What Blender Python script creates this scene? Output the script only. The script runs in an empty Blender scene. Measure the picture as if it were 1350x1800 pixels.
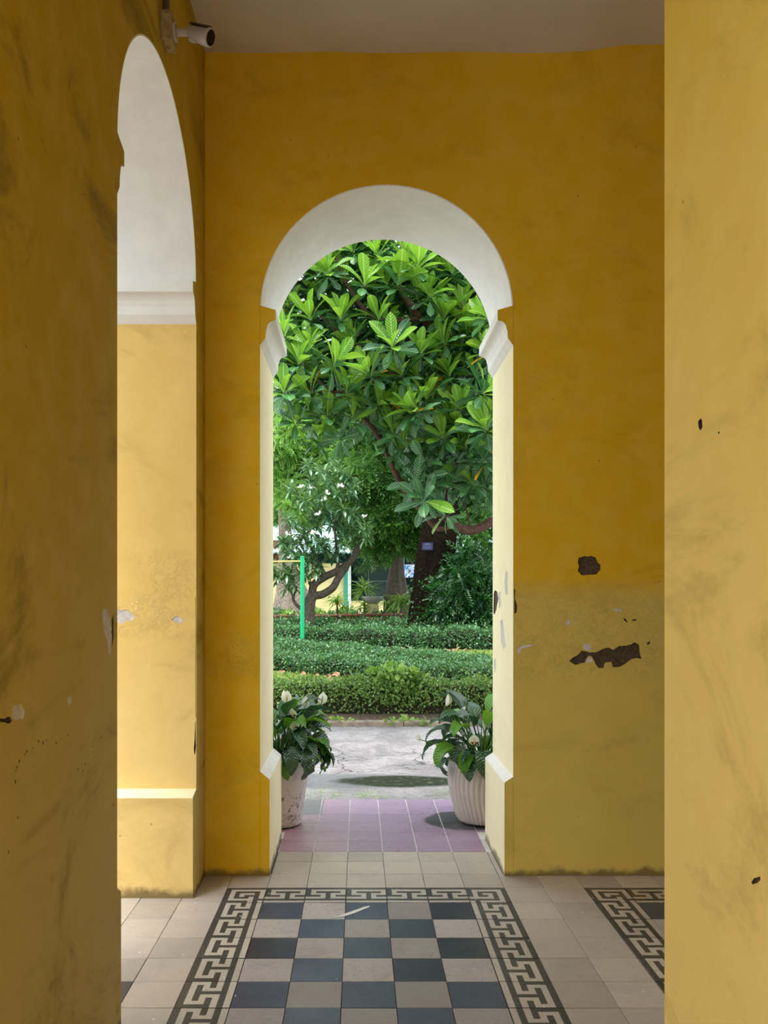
import bpy, bmesh, math, random
import numpy as np
from mathutils import Vector, Matrix
from mathutils.geometry import tessellate_polygon

random.seed(7)
rng = np.random.default_rng(7)
SC = bpy.context.scene
COL = SC.collection
R = math.radians

# ------------------------------------------------------------------ camera
EYE = 1.49
cam_d = bpy.data.cameras.new('camera')
cam = bpy.data.objects.new('camera', cam_d); COL.objects.link(cam)
cam.location = (0, 0, EYE); cam.rotation_euler = (R(90), 0, 0)
cam_d.sensor_fit = 'HORIZONTAL'; cam_d.sensor_width = 36
cam_d.lens = 36 * 1440 / 1350
cam_d.shift_x = 44 / 1350; cam_d.shift_y = 142 / 1350
cam_d.clip_start = 0.05; cam_d.clip_end = 500
SC.camera = cam

# ------------------------------------------------------------------ world, sun, exposure
W = bpy.data.worlds.new('overcast_sky'); SC.world = W; W.use_nodes = True
bgn = W.node_tree.nodes['Background']
bgn.inputs['Color'].default_value = (0.86, 0.94, 1.0, 1)
bgn.inputs['Strength'].default_value = 1.75
sun_d = bpy.data.lights.new('sun', 'SUN'); sun_d.energy = 3.2; sun_d.angle = R(18)
sun_d.color = (1.0, 0.97, 0.9)
sun = bpy.data.objects.new('sun', sun_d); COL.objects.link(sun)
sun.rotation_euler = (R(15), R(-6), 0)
SC.view_settings.view_transform = 'Standard'
try: SC.view_settings.look = 'None'
except Exception: pass
SC.view_settings.gamma = 1.0; SC.view_settings.use_curve_mapping = False
SC.view_settings.exposure = 0.60
SC.cycles.use_denoising = True
SC.cycles.max_bounces = 10; SC.cycles.diffuse_bounces = 7; SC.cycles.transmission_bounces = 4
SC.cycles.sample_clamp_indirect = 6.0

# ------------------------------------------------------------------ helpers
def tag(o, label=None, cat=None, group=None, kind=None):
    if label: o['label'] = label
    if cat: o['category'] = cat
    if group: o['group'] = group
    if kind: o['kind'] = kind
    return o

def obj(name, me, parent=None, loc=None):
    o = bpy.data.objects.new(name, me); COL.objects.link(o)
    if parent is not None: o.parent = parent
    if loc is not None: o.location = loc
    return o

def empty(name, loc=(0, 0, 0), rz=0):
    o = bpy.data.objects.new(name, None); COL.objects.link(o)
    o.empty_display_size = 0.1; o.location = loc; o.rotation_euler = (0, 0, rz)
    return o

class MB:
    """collects verts / faces with material index, then builds one mesh"""
    def __init__(s): s.v = []; s.f = []; s.m = []; s.sm = []
    def add(s, vs, fs, mi=0, smooth=False):
        b = len(s.v); s.v += [tuple(p) for p in vs]
        for i, f in enumerate(fs):
            s.f.append([b + k for k in f]); s.m.append(mi if isinstance(mi, int) else mi[i]); s.sm.append(smooth)
        return s
    def box(s, x0, x1, y0, y1, z0, z1, mi=0, c=0.0):
        vs = [(x, y, z) for z in (z0, z1) for y in (y0, y1) for x in (x0, x1)]
        fs = [(0, 2, 3, 1), (4, 5, 7, 6), (0, 1, 5, 4), (1, 3, 7, 5), (3, 2, 6, 7), (2, 0, 4, 6)]
        return s.add(vs, fs, mi)
    def tube(s, pts, rad, n=8, mi=0, caps=True):
        pts = [Vector(p) for p in pts]
        if not hasattr(rad, '__len__'): rad = [rad] * len(pts)
        rings = []; a = None
        for i, p in enumerate(pts):
            d = (pts[min(i + 1, len(pts) - 1)] - pts[max(i - 1, 0)]).normalized()
            if a is None: a = d.orthogonal().normalized()
            else: a = (a - d * a.dot(d)).normalized()
            b = d.cross(a)
            rings += [p + (a * math.cos(2 * math.pi * k / n) + b * math.sin(2 * math.pi * k / n)) * rad[i] for k in range(n)]
        fs = [(i * n + k, i * n + (k + 1) % n, (i + 1) * n + (k + 1) % n, (i + 1) * n + k) for i in range(len(pts) - 1) for k in range(n)]
        s.add(rings, fs, mi, True)
        if caps:
            s.add(rings[:n], [list(range(n))[::-1]], mi); s.add(rings[-n:], [list(range(n))], mi)
        return s
    def lathe(s, prof, c=(0, 0, 0), n=32, mi=0, fr=None):
        vs = []
        for i, (r, z) in enumerate(prof):
            for k in range(n):
                a = 2 * math.pi * k / n
                rr = r if fr is None else fr(r, z, a)
                vs.append((c[0] + rr * math.cos(a), c[1] + rr * math.sin(a), c[2] + z))
        fs = [(i * n + k, i * n + (k + 1) % n, (i + 1) * n + (k + 1) % n, (i + 1) * n + k) for i in range(len(prof) - 1) for k in range(n)]
        return s.add(vs, fs, mi, True)
    def mesh(s, name, mats):
        me = bpy.data.meshes.new(name); me.from_pydata(s.v, [], s.f)
        for m in mats: me.materials.append(m)
        me.polygons.foreach_set('material_index', s.m); me.polygons.foreach_set('use_smooth', s.sm)
        me.update(); return me
    def build(s, name, mats, parent=None, loc=None):
        if not isinstance(mats, (list, tuple)): mats = [mats]
        return obj(name, s.mesh(name, mats), parent, loc)

def smooth_line(pts, k=4):
    pts = [Vector(p) for p in pts]; out = []
    for i in range(len(pts) - 1):
        p0 = pts[max(i - 1, 0)]; p1 = pts[i]; p2 = pts[i + 1]; p3 = pts[min(i + 2, len(pts) - 1)]
        for j in range(k):
            t = j / k
            out.append(0.5 * ((2 * p1) + (p2 - p0) * t + (2 * p0 - 5 * p1 + 4 * p2 - p3) * t * t + (3 * p1 - p0 - 3 * p2 + p3) * t ** 3))
    out.append(pts[-1]); return out

def lerp_list(r, n):
    m = len(r) - 1
    return [r[min(int(i / (n - 1) * m), m - 1)] + (r[min(int(i / (n - 1) * m), m - 1) + 1] - r[min(int(i / (n - 1) * m), m - 1)]) * (i / (n - 1) * m - min(int(i / (n - 1) * m), m - 1)) for i in range(n)]

# points measured on the photograph, put on real planes of the building
def onY(x, y, Y): return ((x - 631) * Y / 1440, EYE + (1042 - y) * Y / 1440)      # -> X, Z on a plane facing the camera
def onX(x, y, X):
    Y = X * 1440 / (x - 631); return (Y, EYE + (1042 - y) * Y / 1440)              # -> Y, Z on a side wall
def P(x, y, Y): return Vector(((x - 631) * Y / 1440, Y, EYE + (1042 - y) * Y / 1440))

def panel(mb, f, outer, holes=(), mi=0, wall_mi=None):
    """planar polygon with recessed holes. f(u,v,d)->xyz ; holes: (loop, depth, floor material index)"""
    loops = [outer] + [h[0] for h in holes]
    tri = tessellate_polygon([[Vector((p[0], p[1], 0)) for p in L] for L in loops])
    allp = [p for L in loops for p in L]
    mb.add([f(p[0], p[1], 0) for p in allp], [t for t in tri], mi)
    for L, dep, fm in holes:
        n = len(L)
        vs = [f(p[0], p[1], 0) for p in L] + [f(p[0], p[1], dep) for p in L]
        mb.add(vs, [(i, (i + 1) % n, n + (i + 1) % n, n + i) for i in range(n)], fm)
        t2 = tessellate_polygon([[Vector((p[0], p[1], 0)) for p in L]])
        mb.add([f(p[0], p[1], dep) for p in L], [t for t in t2], fm)

def jag(loop, amp, k=3, seed=1):
    rr = random.Random(seed); out = []
    n = len(loop)
    for i in range(n):
        a = loop[i]; b = loop[(i + 1) % n]
        for j in range(k):
            t = j / k
            out.append((a[0] + (b[0] - a[0]) * t + (rr.uniform(-amp, amp) if j else 0), a[1] + (b[1] - a[1]) * t + (rr.uniform(-amp, amp) if j else 0)))
    return out

# ------------------------------------------------------------------ materials
class NT:
    def __init__(s, name):
        s.m = bpy.data.materials.new(name); s.m.use_nodes = True
        s.t = s.m.node_tree; s.t.nodes.clear()
        s.out = s.n('ShaderNodeOutputMaterial')
    def n(s, typ, **kw):
        nd = s.t.nodes.new(typ)
        for k, v in kw.items(): setattr(nd, k, v)
        return nd
    def link(s, a, b): s.t.links.new(a, b)
    def set(s, nd, key, val):
        if hasattr(val, 'is_output') or isinstance(val, bpy.types.NodeSocket): s.link(val, nd.inputs[key])
        else:
            if isinstance(val, tuple) and len(val) == 3 and nd.inputs[key].type == 'RGBA': val = val + (1,)
            nd.inputs[key].default_value = val
    def pos(s): return s.n('ShaderNodeNewGeometry').outputs['Position']
    def sep(s, v):
        nd = s.n('ShaderNodeSeparateXYZ'); s.link(v, nd.inputs[0]); return nd.outputs
    def noise(s, vec, scale, detail=4, rough=0.55, dist=0.0, out='Fac'):
        nd = s.n('ShaderNodeTexNoise'); s.link(vec, nd.inputs['Vector'])
        nd.inputs['Scale'].default_value = scale; nd.inputs['Detail'].default_value = detail
        nd.inputs['Roughness'].default_value = rough; nd.inputs['Distortion'].default_value = dist
        return nd.outputs[out]
    def math(s, op, a, b=None, c=None, clamp=False):
        nd = s.n('ShaderNodeMath', operation=op, use_clamp=clamp)
        s.set(nd, 0, a)
        if b is not None: s.set(nd, 1, b)
        if c is not None: s.set(nd, 2, c)
        return nd.outputs[0]
    def step(s, v, a, b, lo=0.0, hi=1.0):
        nd = s.n('ShaderNodeMapRange', interpolation_type='SMOOTHSTEP')
        s.set(nd, 'Value', v); s.set(nd, 'From Min', a); s.set(nd, 'From Max', b); s.set(nd, 'To Min', lo); s.set(nd, 'To Max', hi)
        return nd.outputs['Result']
    def mix(s, fac, a, b, mode='MIX'):
        nd = s.n('ShaderNodeMix', data_type='RGBA', blend_type=mode)
        s.set(nd, 0, fac)
        for i, v in ((6, a), (7, b)):
            if isinstance(v, tuple): nd.inputs[i].default_value = v + (1,) if len(v) == 3 else v
            else: s.link(v, nd.inputs[i])
        return nd.outputs[2]
    def vscale(s, v, sc):
        nd = s.n('ShaderNodeVectorMath', operation='MULTIPLY'); s.link(v, nd.inputs[0]); nd.inputs[1].default_value = sc
        return nd.outputs[0]
    def bump(s, h, strength=0.3, dist=0.01):
        nd = s.n('ShaderNodeBump'); nd.inputs['Strength'].default_value = strength; nd.inputs['Distance'].default_value = dist
        s.link(h, nd.inputs['Height']); return nd.outputs[0]
    def pbr(s, col, rough=0.8, normal=None, metal=0.0, spec=0.5, out=True, **kw):
        b = s.n('ShaderNodeBsdfPrincipled')
        s.set(b, 'Base Color', col); s.set(b, 'Roughness', rough); s.set(b, 'Metallic', metal); s.set(b, 'Specular IOR Level', spec)
        for k, v in kw.items(): s.set(b, k, v)
        if normal is not None: s.link(normal, b.inputs['Normal'])
        if out: s.link(b.outputs[0], s.out.inputs[0])
        return b.outputs[0]

def simple(name, col, rough=0.7, metal=0.0, var=0.15, scale=20.0, bump=0.15, spec=0.4):
    t = NT(name); p = t.pos(); nz = t.noise(p, scale, 4)
    c = t.mix(t.step(nz, 0.3, 0.7), tuple(x * (1 - var) for x in col), tuple(min(1, x * (1 + var)) for x in col))
    t.pbr(c, rough, t.bump(nz, bump, 0.01), metal, spec); return t.m

def paint(name, top, low, z0, z1, wob=0.25, dirt=0.5, side=None, scale=1.0, grime=True, flake=None, sms=2.3):
    """old lime paint: colour 'top' above, weathered colour 'low' below a wandering edge; smudges, scratches, relief"""
    t = NT(name); p = t.pos(); s = t.sep(p)
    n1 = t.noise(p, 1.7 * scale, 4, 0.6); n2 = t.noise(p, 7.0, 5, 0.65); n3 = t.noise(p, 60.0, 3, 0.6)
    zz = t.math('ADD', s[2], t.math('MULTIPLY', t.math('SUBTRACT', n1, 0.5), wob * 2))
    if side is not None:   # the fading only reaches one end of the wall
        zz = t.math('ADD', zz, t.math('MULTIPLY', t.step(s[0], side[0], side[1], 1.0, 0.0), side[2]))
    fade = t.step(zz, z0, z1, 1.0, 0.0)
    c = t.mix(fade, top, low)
    c = t.mix(t.step(n2, 0.35, 0.75, 0.0, 0.22), c, tuple(min(1, x * 1.25 + 0.02) for x in low))
    # soft brown smudges dragged along the wall
    sv = t.vscale(p, (0.9, 0.9, 1.5)); sm = t.noise(sv, sms, 6, 0.7, 0.8)
    c = t.mix(t.step(sm, 0.50, 0.68, 0.0, dirt), c, tuple(x * 0.42 + 0.01 for x in top))
    # small dark nicks
    vo = t.n('ShaderNodeTexVoronoi'); t.link(p, vo.inputs['Vector']); vo.inputs['Scale'].default_value = 9.0
    nick = t.math('MULTIPLY', t.step(vo.outputs['Distance'], 0.02, 0.05, 1.0, 0.0), t.step(n2, 0.5, 0.56))
    c = t.mix(t.math('MULTIPLY', nick, 0.75), c, (0.08, 0.05, 0.02))
    if grime:
        g = t.step(t.math('SUBTRACT', s[2], t.math('MULTIPLY', n2, 0.14)), -0.06, -0.015, 0.8, 0.0)
        c = t.mix(g, c, (0.10, 0.075, 0.035))
    h = t.math('ADD', t.math('MULTIPLY', n1, 1.6), t.math('ADD', t.math('MULTIPLY', n2, 0.5), t.math('MULTIPLY', n3, 0.08)))
    if flake is not None:   # band where the paint has blistered and flaked
        fz = t.math('MULTIPLY', t.step(s[2], flake[0], flake[0] + .12), t.step(s[2], flake[1] - .12, flake[1], 1.0, 0.0))
        fz = t.math('MULTIPLY', fz, t.step(n1, 0.42, 0.55))
        fn = t.noise(p, 22.0, 6, 0.75, 1.2); ed = t.step(t.math('ABSOLUTE', t.math('SUBTRACT', fn, 0.55)), 0.0, 0.02, 1.0, 0.0)
        c = t.mix(t.math('MULTIPLY', t.math('MULTIPLY', fz, ed), 0.35), c, flake[2])
        h = t.math('ADD', h, t.math('MULTIPLY', fz, t.math('MULTIPLY', t.step(fn, 0.5, 0.56), 1.6)))
    t.pbr(c, 0.75, t.bump(h, 0.45, 0.012), spec=0.25); return t.m

OCH = (0.68, 0.405, 0.006); OCHL = (0.74, 0.50, 0.10)
M = {}
M['wall_back'] = paint('ochre_wall_paint', OCH, (0.63, 0.465, 0.10), 1.45, 1.60, 0.08, 0.22, side=(0.45, 0.80, 3.0), flake=(1.0, 1.5, (0.62, 0.52, 0.30)))
M['wall_left'] = paint('shaded_ochre_left_paint', (0.48, 0.330, 0.006), (0.56, 0.44, 0.17), 0.3, 2.1, 0.25, 0.8, sms=1.3)  # darkened ochre: the wall's shade is put into the paint; smudges are real
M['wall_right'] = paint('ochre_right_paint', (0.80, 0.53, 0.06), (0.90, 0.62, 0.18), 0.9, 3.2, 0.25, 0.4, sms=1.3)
M['jamb'] = paint('lightened_jamb_paint', (0.80, 0.55, 0.17), (0.80, 0.58, 0.22), 0.6, 1.6, 0.25, 0.30, flake=(1.25, 1.72, (0.75, 0.66, 0.45)), sms=1.6)  # paler copy of the ochre: daylight on the jambs is in it; flaked band
M['cream'] = paint('lightened_reveal_paint', (0.90, 0.80, 0.52), (0.90, 0.80, 0.54), 0.6, 1.6, 0.25, 0.12)  # ochre paled to cream: the garden's light on the reveals is in the colour
M['outer'] = paint('outer_wall_paint', (0.80, 0.58, 0.14), (0.76, 0.55, 0.18), 0.4, 1.2, 0.25, 0.3)
M['white'] = simple('white_plaster', (0.80, 0.79, 0.76), 0.7, var=0.04, scale=8, bump=0.10)
M['ceiling'] = simple('ceiling_plaster', (0.63, 0.60, 0.56), 0.85, var=0.05, scale=2, bump=0.2)
M['render'] = simple('bare_cement_render', (0.085, 0.058, 0.035), 0.95, var=0.35, scale=70, bump=0.9)
M['chip'] = simple('bare_white_plaster', (0.62, 0.58, 0.55), 0.9, var=0.12, scale=40, bump=0.5)
M['void'] = simple('dark_gap', (0.02, 0.015, 0.01), 1.0)

def tilemat(name, col, rough, var=0.12, stain=0.35, speck=True, pit=0.3, pink=False):
    t = NT(name); p = t.pos()
    oi = t.n('ShaderNodeObjectInfo').outputs['Random']
    n1 = t.noise(p, 4.0, 5, 0.65); n2 = t.noise(p, 45.0, 4, 0.7); n3 = t.noise(p, 220.0, 2, 0.5)
    c = t.mix(oi, tuple(x * (1 - var) for x in col), tuple(min(1, x * (1 + var)) for x in col))
    c = t.mix(t.step(n1, 0.45, 0.75, 0, stain), c, tuple(x * 0.62 for x in col))
    c = t.mix(t.step(n2, 0.5, 0.72, 0, pit), c, tuple(x * 0.6 for x in col))
    if pink:
        s = t.sep(p)
        c = t.mix(t.step(t.math('ADD', s[0], t.math('MULTIPLY', n1, 0.4)), -0.55, 0.35, 0.75, 0.0), c, (0.50, 0.26, 0.28))
        # dark patch round the foot of the right pot
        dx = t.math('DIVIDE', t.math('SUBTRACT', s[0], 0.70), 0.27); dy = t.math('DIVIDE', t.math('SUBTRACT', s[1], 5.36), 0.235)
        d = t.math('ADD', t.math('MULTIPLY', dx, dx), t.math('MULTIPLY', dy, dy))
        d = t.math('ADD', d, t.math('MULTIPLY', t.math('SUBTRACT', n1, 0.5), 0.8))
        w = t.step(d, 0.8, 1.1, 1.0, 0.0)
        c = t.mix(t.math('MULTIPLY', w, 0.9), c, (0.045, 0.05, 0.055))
        # green-grey weathering of the outer edge tiles
        e = t.math('MULTIPLY', t.step(s[1], 5.45, 5.55), t.step(s[0], -0.24, -0.26))
        c = t.mix(t.math('MULTIPLY', e, 0.85), c, (0.16, 0.16, 0.17))
    if speck:
        vo = t.n('ShaderNodeTexVoronoi'); t.link(p, vo.inputs['Vector']); vo.inputs['Scale'].default_value = 11.0
        sp = t.math('MULTIPLY', t.step(vo.outputs['Distance'], 0.035, 0.055, 1, 0), t.step(n1, 0.47, 0.5))
        c = t.mix(sp, c, (0.8, 0.8, 0.78))
    rr = t.step(n1, 0.3, 0.7, rough * 0.8, rough * 1.3)
    t.pbr(c, rr, t.bump(t.math('ADD', n2, t.math('MULTIPLY', n3, 0.4)), 0.25, 0.004), spec=0.5); return t.m
M['t_plain'] = tilemat('beige_cement_tile', (0.48, 0.42, 0.375), 0.50, 0.16)
M['t_light'] = tilemat('light_grey_cement_tile', (0.39, 0.35, 0.34), 0.50, 0.30, pit=0.7)
M['t_dark'] = tilemat('slate_blue_cement_tile', (0.043, 0.058, 0.098), 0.36, 0.45)
M['t_keyd'] = tilemat('charcoal_border_cement', (0.055, 0.055, 0.058), 0.42, 0.2)
M['t_keyl'] = tilemat('pale_border_cement', (0.52, 0.47, 0.41), 0.50, 0.12, pit=0.5)
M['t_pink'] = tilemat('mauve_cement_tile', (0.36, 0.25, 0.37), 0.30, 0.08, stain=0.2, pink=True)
M['grout'] = simple('dark_grout', (0.10, 0.085, 0.07), 0.95, scale=60)
M['grout_w'] = simple('white_grout', (0.66, 0.62, 0.60), 0.9, scale=60)

def path_mat():
    t = NT('weathered_concrete_path'); p = t.pos(); s = t.sep(p)
    n1 = t.noise(p, 1.6, 6, 0.65, 0.6); n2 = t.noise(p, 18.0, 5, 0.75); n3 = t.noise(p, 90.0, 3, 0.7)
    c = t.mix(t.step(n1, 0.38, 0.62), (0.28, 0.26, 0.27), (0.17, 0.16, 0.165))
    c = t.mix(t.step(n2, 0.46, 0.66, 0, 0.6), c, (0.09, 0.088, 0.088))
    c = t.mix(t.step(n3, 0.54, 0.66, 0, 0.6), c, (0.40, 0.38, 0.38))
    def blob(cx, cy, rx, ry):
        dx = t.math('DIVIDE', t.math('SUBTRACT', s[0], cx), rx); dy = t.math('DIVIDE', t.math('SUBTRACT', s[1], cy), ry)
        d = t.math('ADD', t.math('MULTIPLY', dx, dx), t.math('MULTIPLY', dy, dy))
        return t.math('ADD', d, t.math('MULTIPLY', t.math('SUBTRACT', n1, 0.5), 1.4))
    w = t.step(blob(0.36, 6.74, 0.58, 0.22), 0.6, 1.1, 0.95, 0.0)
    w2 = t.step(blob(-0.15, 6.75, 1.1, 0.30), 0.4, 1.1, 0.65, 0.0)
    c = t.mix(w2, c, (0.085, 0.092, 0.10))
    c = t.mix(w, c, t.mix(t.step(n2, 0.5, 0.7), (0.018, 0.024, 0.014), (0.09, 0.11, 0.06)))
    # old cracks in a band across the path
    pw = t.n('ShaderNodeVectorMath', operation='ADD'); t.link(p, pw.inputs[0])
    sc = t.vscale(t.noise(p, 3.0, 4, 0.6, out='Color'), (0.5, 0.35, 0.0)); t.link(sc, pw.inputs[1])
    vo = t.n('ShaderNodeTexVoronoi', feature='DISTANCE_TO_EDGE'); t.link(t.vscale(pw.outputs[0], (1.2, 2.3, 0.0)), vo.inputs['Vector']); vo.inputs['Scale'].default_value = 1.5
    band = t.math('MULTIPLY', t.step(s[1], 6.9, 7.1), t.step(s[1], 8.0, 8.3, 1, 0))
    cr = t.math('MULTIPLY', t.step(vo.outputs['Distance'], 0.004, 0.016, 0.9, 0.0), band)
    c = t.mix(cr, c, (0.03, 0.03, 0.028))
    h = t.math('SUBTRACT', t.math('ADD', n2, t.math('MULTIPLY', n3, 0.5)), t.math('MULTIPLY', cr, 1.0))
    t.pbr(c, t.step(w, 0.2, 0.8, 0.8, 0.6), t.bump(h, 0.6, 0.02), spec=t.step(w, 0.0, 0.6, 0.25, 0.02)); return t.m
M['path'] = path_mat()

def soil_mat():
    t = NT('garden_soil_and_lawn'); p = t.pos(); s = t.sep(p)
    n1 = t.noise(p, 2.0, 5, 0.65); n2 = t.noise(p, 25.0, 5, 0.7)
    g = t.mix(t.step(n2, 0.35, 0.65), (0.10, 0.15, 0.03), (0.26, 0.30, 0.08))
    e = t.mix(t.step(n2, 0.35, 0.65), (0.06, 0.045, 0.03), (0.17, 0.13, 0.09))
    c = t.mix(t.step(t.math('ADD', s[1], n1), 10.9, 11.1), e, g)
    t.pbr(c, 0.95, t.bump(n2, 0.8, 0.03), spec=0.1); return t.m
M['soil'] = soil_mat()
M['kerb'] = simple('mossy_kerb_concrete', (0.24, 0.19, 0.15), 0.9, var=0.4, scale=9, bump=0.6)

def leafmat(name, a, b, trans=0.3, rough=0.38, veins=False, rib=None, spec=0.5, tc=(0.35, 0.6, 0.05)):
    """a..b: colour range between individual leaves"""
    t = NT(name)
    at = t.n('ShaderNodeAttribute', attribute_name='rnd').outputs['Fac']
    oi = t.n('ShaderNodeObjectInfo').outputs['Random']
    f = t.math('FRACT', t.math('ADD', at, t.math('MULTIPLY', oi, 0.83)))
    c = t.mix(f, a, b)
    nrm = None
    if veins:
        uv = t.sep(t.n('ShaderNodeUVMap').outputs[0])
        d = t.math('ABSOLUTE', t.math('SUBTRACT', uv[0], 0.5))
        rb = t.step(d, 0.02, 0.06, 1.0, 0.0)
        lat = t.math('SINE', t.math('SUBTRACT', t.math('MULTIPLY', uv[1], 75.0), t.math('MULTIPLY', d, 32.0)))
        c = t.mix(t.step(lat, 0.6, 1.0, 0.0, 0.22), c, rib)
        c = t.mix(t.math('MULTIPLY', rb, 0.75), c, rib)
        nrm = t.bump(lat, 0.35, 0.01)
    p = t.pbr(c, rough, nrm, spec=spec, out=False)
    tr = t.n('ShaderNodeBsdfTranslucent')
    c2 = t.mix(0.5, c, tc, 'MIX'); t.link(c2, tr.inputs[0])
    mx = t.n('ShaderNodeMixShader'); mx.inputs[0].default_value = trans
    t.link(p, mx.inputs[1]); t.link(tr.outputs[0], mx.inputs[2]); t.link(mx.outputs[0], t.out.inputs[0])
    return t.m
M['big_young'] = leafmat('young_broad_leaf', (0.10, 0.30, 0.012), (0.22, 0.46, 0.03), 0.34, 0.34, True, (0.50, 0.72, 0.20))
M['big_old'] = leafmat('mature_shaded_broad_leaf', (0.014, 0.075, 0.024), (0.07, 0.22, 0.065), 0.14, 0.27, True, (0.16, 0.36, 0.15), 0.8, (0.1, 0.35, 0.04))  # mature leaves, darkened further so shade within the crown is in the colour
M['big_orange'] = leafmat('withered_orange_leaf', (0.75, 0.32, 0.02), (0.85, 0.40, 0.03), 0.3, 0.4)
M['lily'] = leafmat('peace_lily_leaf', (0.010, 0.050, 0.020), (0.025, 0.11, 0.03), 0.10, 0.25, True, (0.035, 0.14, 0.05), 0.8, (0.1, 0.35, 0.04))
M['lily_b'] = leafmat('bright_lily_leaf', (0.06, 0.24, 0.01), (0.14, 0.36, 0.02), 0.30, 0.30, True, (0.15, 0.36, 0.06))
M['spathe'] = leafmat('cream_spathe', (0.82, 0.84, 0.70), (0.90, 0.89, 0.84), 0.35, 0.45, tc=(0.95, 0.95, 0.85))
M['spathe'].node_tree.nodes['Principled BSDF'].inputs['Roughness'].default_value = 0.5
M['spadix'] = simple('pale_green_spadix', (0.55, 0.55, 0.22), 0.7)
M['brown'] = simple('browned_petal', (0.20, 0.08, 0.03), 0.8)
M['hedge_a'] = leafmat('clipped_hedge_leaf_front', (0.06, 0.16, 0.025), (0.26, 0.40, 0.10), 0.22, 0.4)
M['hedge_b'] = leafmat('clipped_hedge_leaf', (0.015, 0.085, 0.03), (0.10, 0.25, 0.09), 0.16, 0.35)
M['hedge_core'] = simple('dark_hedge_filler', (0.025, 0.022, 0.012), 1.0, var=0.5, scale=40)
M['twig'] = simple('grey_brown_twig', (0.16, 0.11, 0.07), 0.9, scale=30)
M['bright'] = leafmat('fine_bright_tree_leaf', (0.16, 0.40, 0.05), (0.42, 0.66, 0.18), 0.35, 0.45)
M['mid'] = leafmat('drooping_tree_leaf', (0.018, 0.09, 0.018), (0.12, 0.30, 0.05), 0.24, 0.35)
M['darkb'] = leafmat('dark_bush_leaf', (0.004, 0.03, 0.008), (0.022, 0.11, 0.012), 0.12, 0.4, tc=(0.05, 0.25, 0.02))  # darkened further: shade in the bush's gaps is put into the leaves
M['far'] = leafmat('distant_tree_leaf', (0.05, 0.16, 0.03), (0.20, 0.36, 0.10), 0.3, 0.6)
M['plum'] = leafmat('frangipani_leaf', (0.02, 0.09, 0.04), (0.17, 0.32, 0.16), 0.16, 0.27, spec=0.8)
M['petal'] = simple('white_petal', (0.85, 0.85, 0.80), 0.6)
M['weed'] = leafmat('weed_leaf', (0.16, 0.32, 0.05), (0.34, 0.50, 0.12), 0.3, 0.5)
M['dryleaf'] = simple('dry_fallen_leaf', (0.27, 0.15, 0.085), 0.9, var=0.4, scale=12)
M['grass'] = leafmat('lawn_grass', (0.13, 0.22, 0.03), (0.34, 0.40, 0.10), 0.25, 0.6)
M['bark_red'] = simple('reddish_brown_bark', (0.085, 0.040, 0.028), 0.85, var=0.35, scale=25, bump=0.5)
M['bark_grey'] = simple('pale_grey_bark', (0.26, 0.21, 0.165), 0.9, var=0.35, scale=9, bump=0.8)
M['bark_mid'] = simple('grey_brown_bark', (0.085, 0.065, 0.05), 0.9, var=0.4, scale=12, bump=0.8)
M['bark_dark'] = simple('shade_dark_bark', (0.009, 0.006, 0.004), 0.95, var=0.4, scale=12, bump=0.8, spec=0.03)  # near black: deep shade under the canopy is put into the bark

def marble():
    t = NT('white_marbled_ceramic'); co = t.n('ShaderNodeTexCoord').outputs['Object']
    nz = t.noise(co, 5.5, 7, 0.62, 1.2); v = t.math('ABSOLUTE', t.math('SUBTRACT', nz, 0.5))
    m2 = t.step(t.noise(co, 5.0, 2), 0.40, 0.52)
    c = t.mix(t.math('MULTIPLY', t.step(v, 0.003, 0.016, 1, 0), m2), (0.62, 0.585, 0.575), (0.10, 0.085, 0.08))
    t.pbr(c, 0.35, spec=0.5); return t.m
M['marble'] = marble()
M['pot'] = simple('off_white_ribbed_pot', (0.66, 0.62, 0.60), 0.40, var=0.03, scale=10, bump=0.02)
M['potsoil'] = simple('potting_soil', (0.03, 0.02, 0.012), 1.0, var=0.4, scale=80, bump=0.8)
M['pot_base'] = simple('black_rubber_foot', (0.012, 0.012, 0.012), 0.7)
M['cam_white'] = simple('off_white_camera_shell', (0.42, 0.36, 0.31), 0.45, var=0.03, scale=30, bump=0.02)
M['cam_dark'] = simple('dark_camera_hood', (0.06, 0.05, 0.045), 0.5)
M['cam_glass'] = simple('black_lens_glass', (0.008, 0.008, 0.01), 0.35, var=0.0, bump=0.0, spec=0.15)
M['box_y'] = simple('paint_splashed_junction_box', (0.34, 0.25, 0.11), 0.7, var=0.3, scale=30)
M['conduit'] = simple('dark_conduit', (0.10, 0.07, 0.04), 0.7)
M['green'] = simple('green_enamel_paint', (0.0, 0.42, 0.16), 0.4, var=0.06, bump=0.02)
M['cord'] = simple('yellow_cord', (0.75, 0.50, 0.14), 0.7)
M['rust'] = simple('rust_red_rail_paint', (0.16, 0.045, 0.025), 0.75, var=0.4, scale=15)
M['black'] = simple('black_clamp', (0.015, 0.015, 0.016), 0.6)
M['teal'] = simple('teal_wall_paint', (0.10, 0.32, 0.26), 0.7)
M['teal_d'] = simple('dark_teal_and_shade', (0.006, 0.03, 0.028), 0.8, spec=0.1)  # dark teal trim; also carries the shade inside the house opening
M['teal_post'] = simple('teal_post_paint', (0.05, 0.30, 0.24), 0.6)
M['bld_yellow'] = simple('pale_yellow_house_wall', (0.78, 0.64, 0.34), 0.8, var=0.08, scale=2)
M['bld_white'] = simple('white_house_wall', (0.74, 0.76, 0.76), 0.8, var=0.06, scale=2)
M['roofm'] = simple('pale_blue_sheet_roof', (0.44, 0.60, 0.64), 0.5, var=0.1, scale=3)
M['roofr'] = simple('terracotta_roof', (0.34, 0.12, 0.06), 0.8, var=0.2, scale=4)
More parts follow.
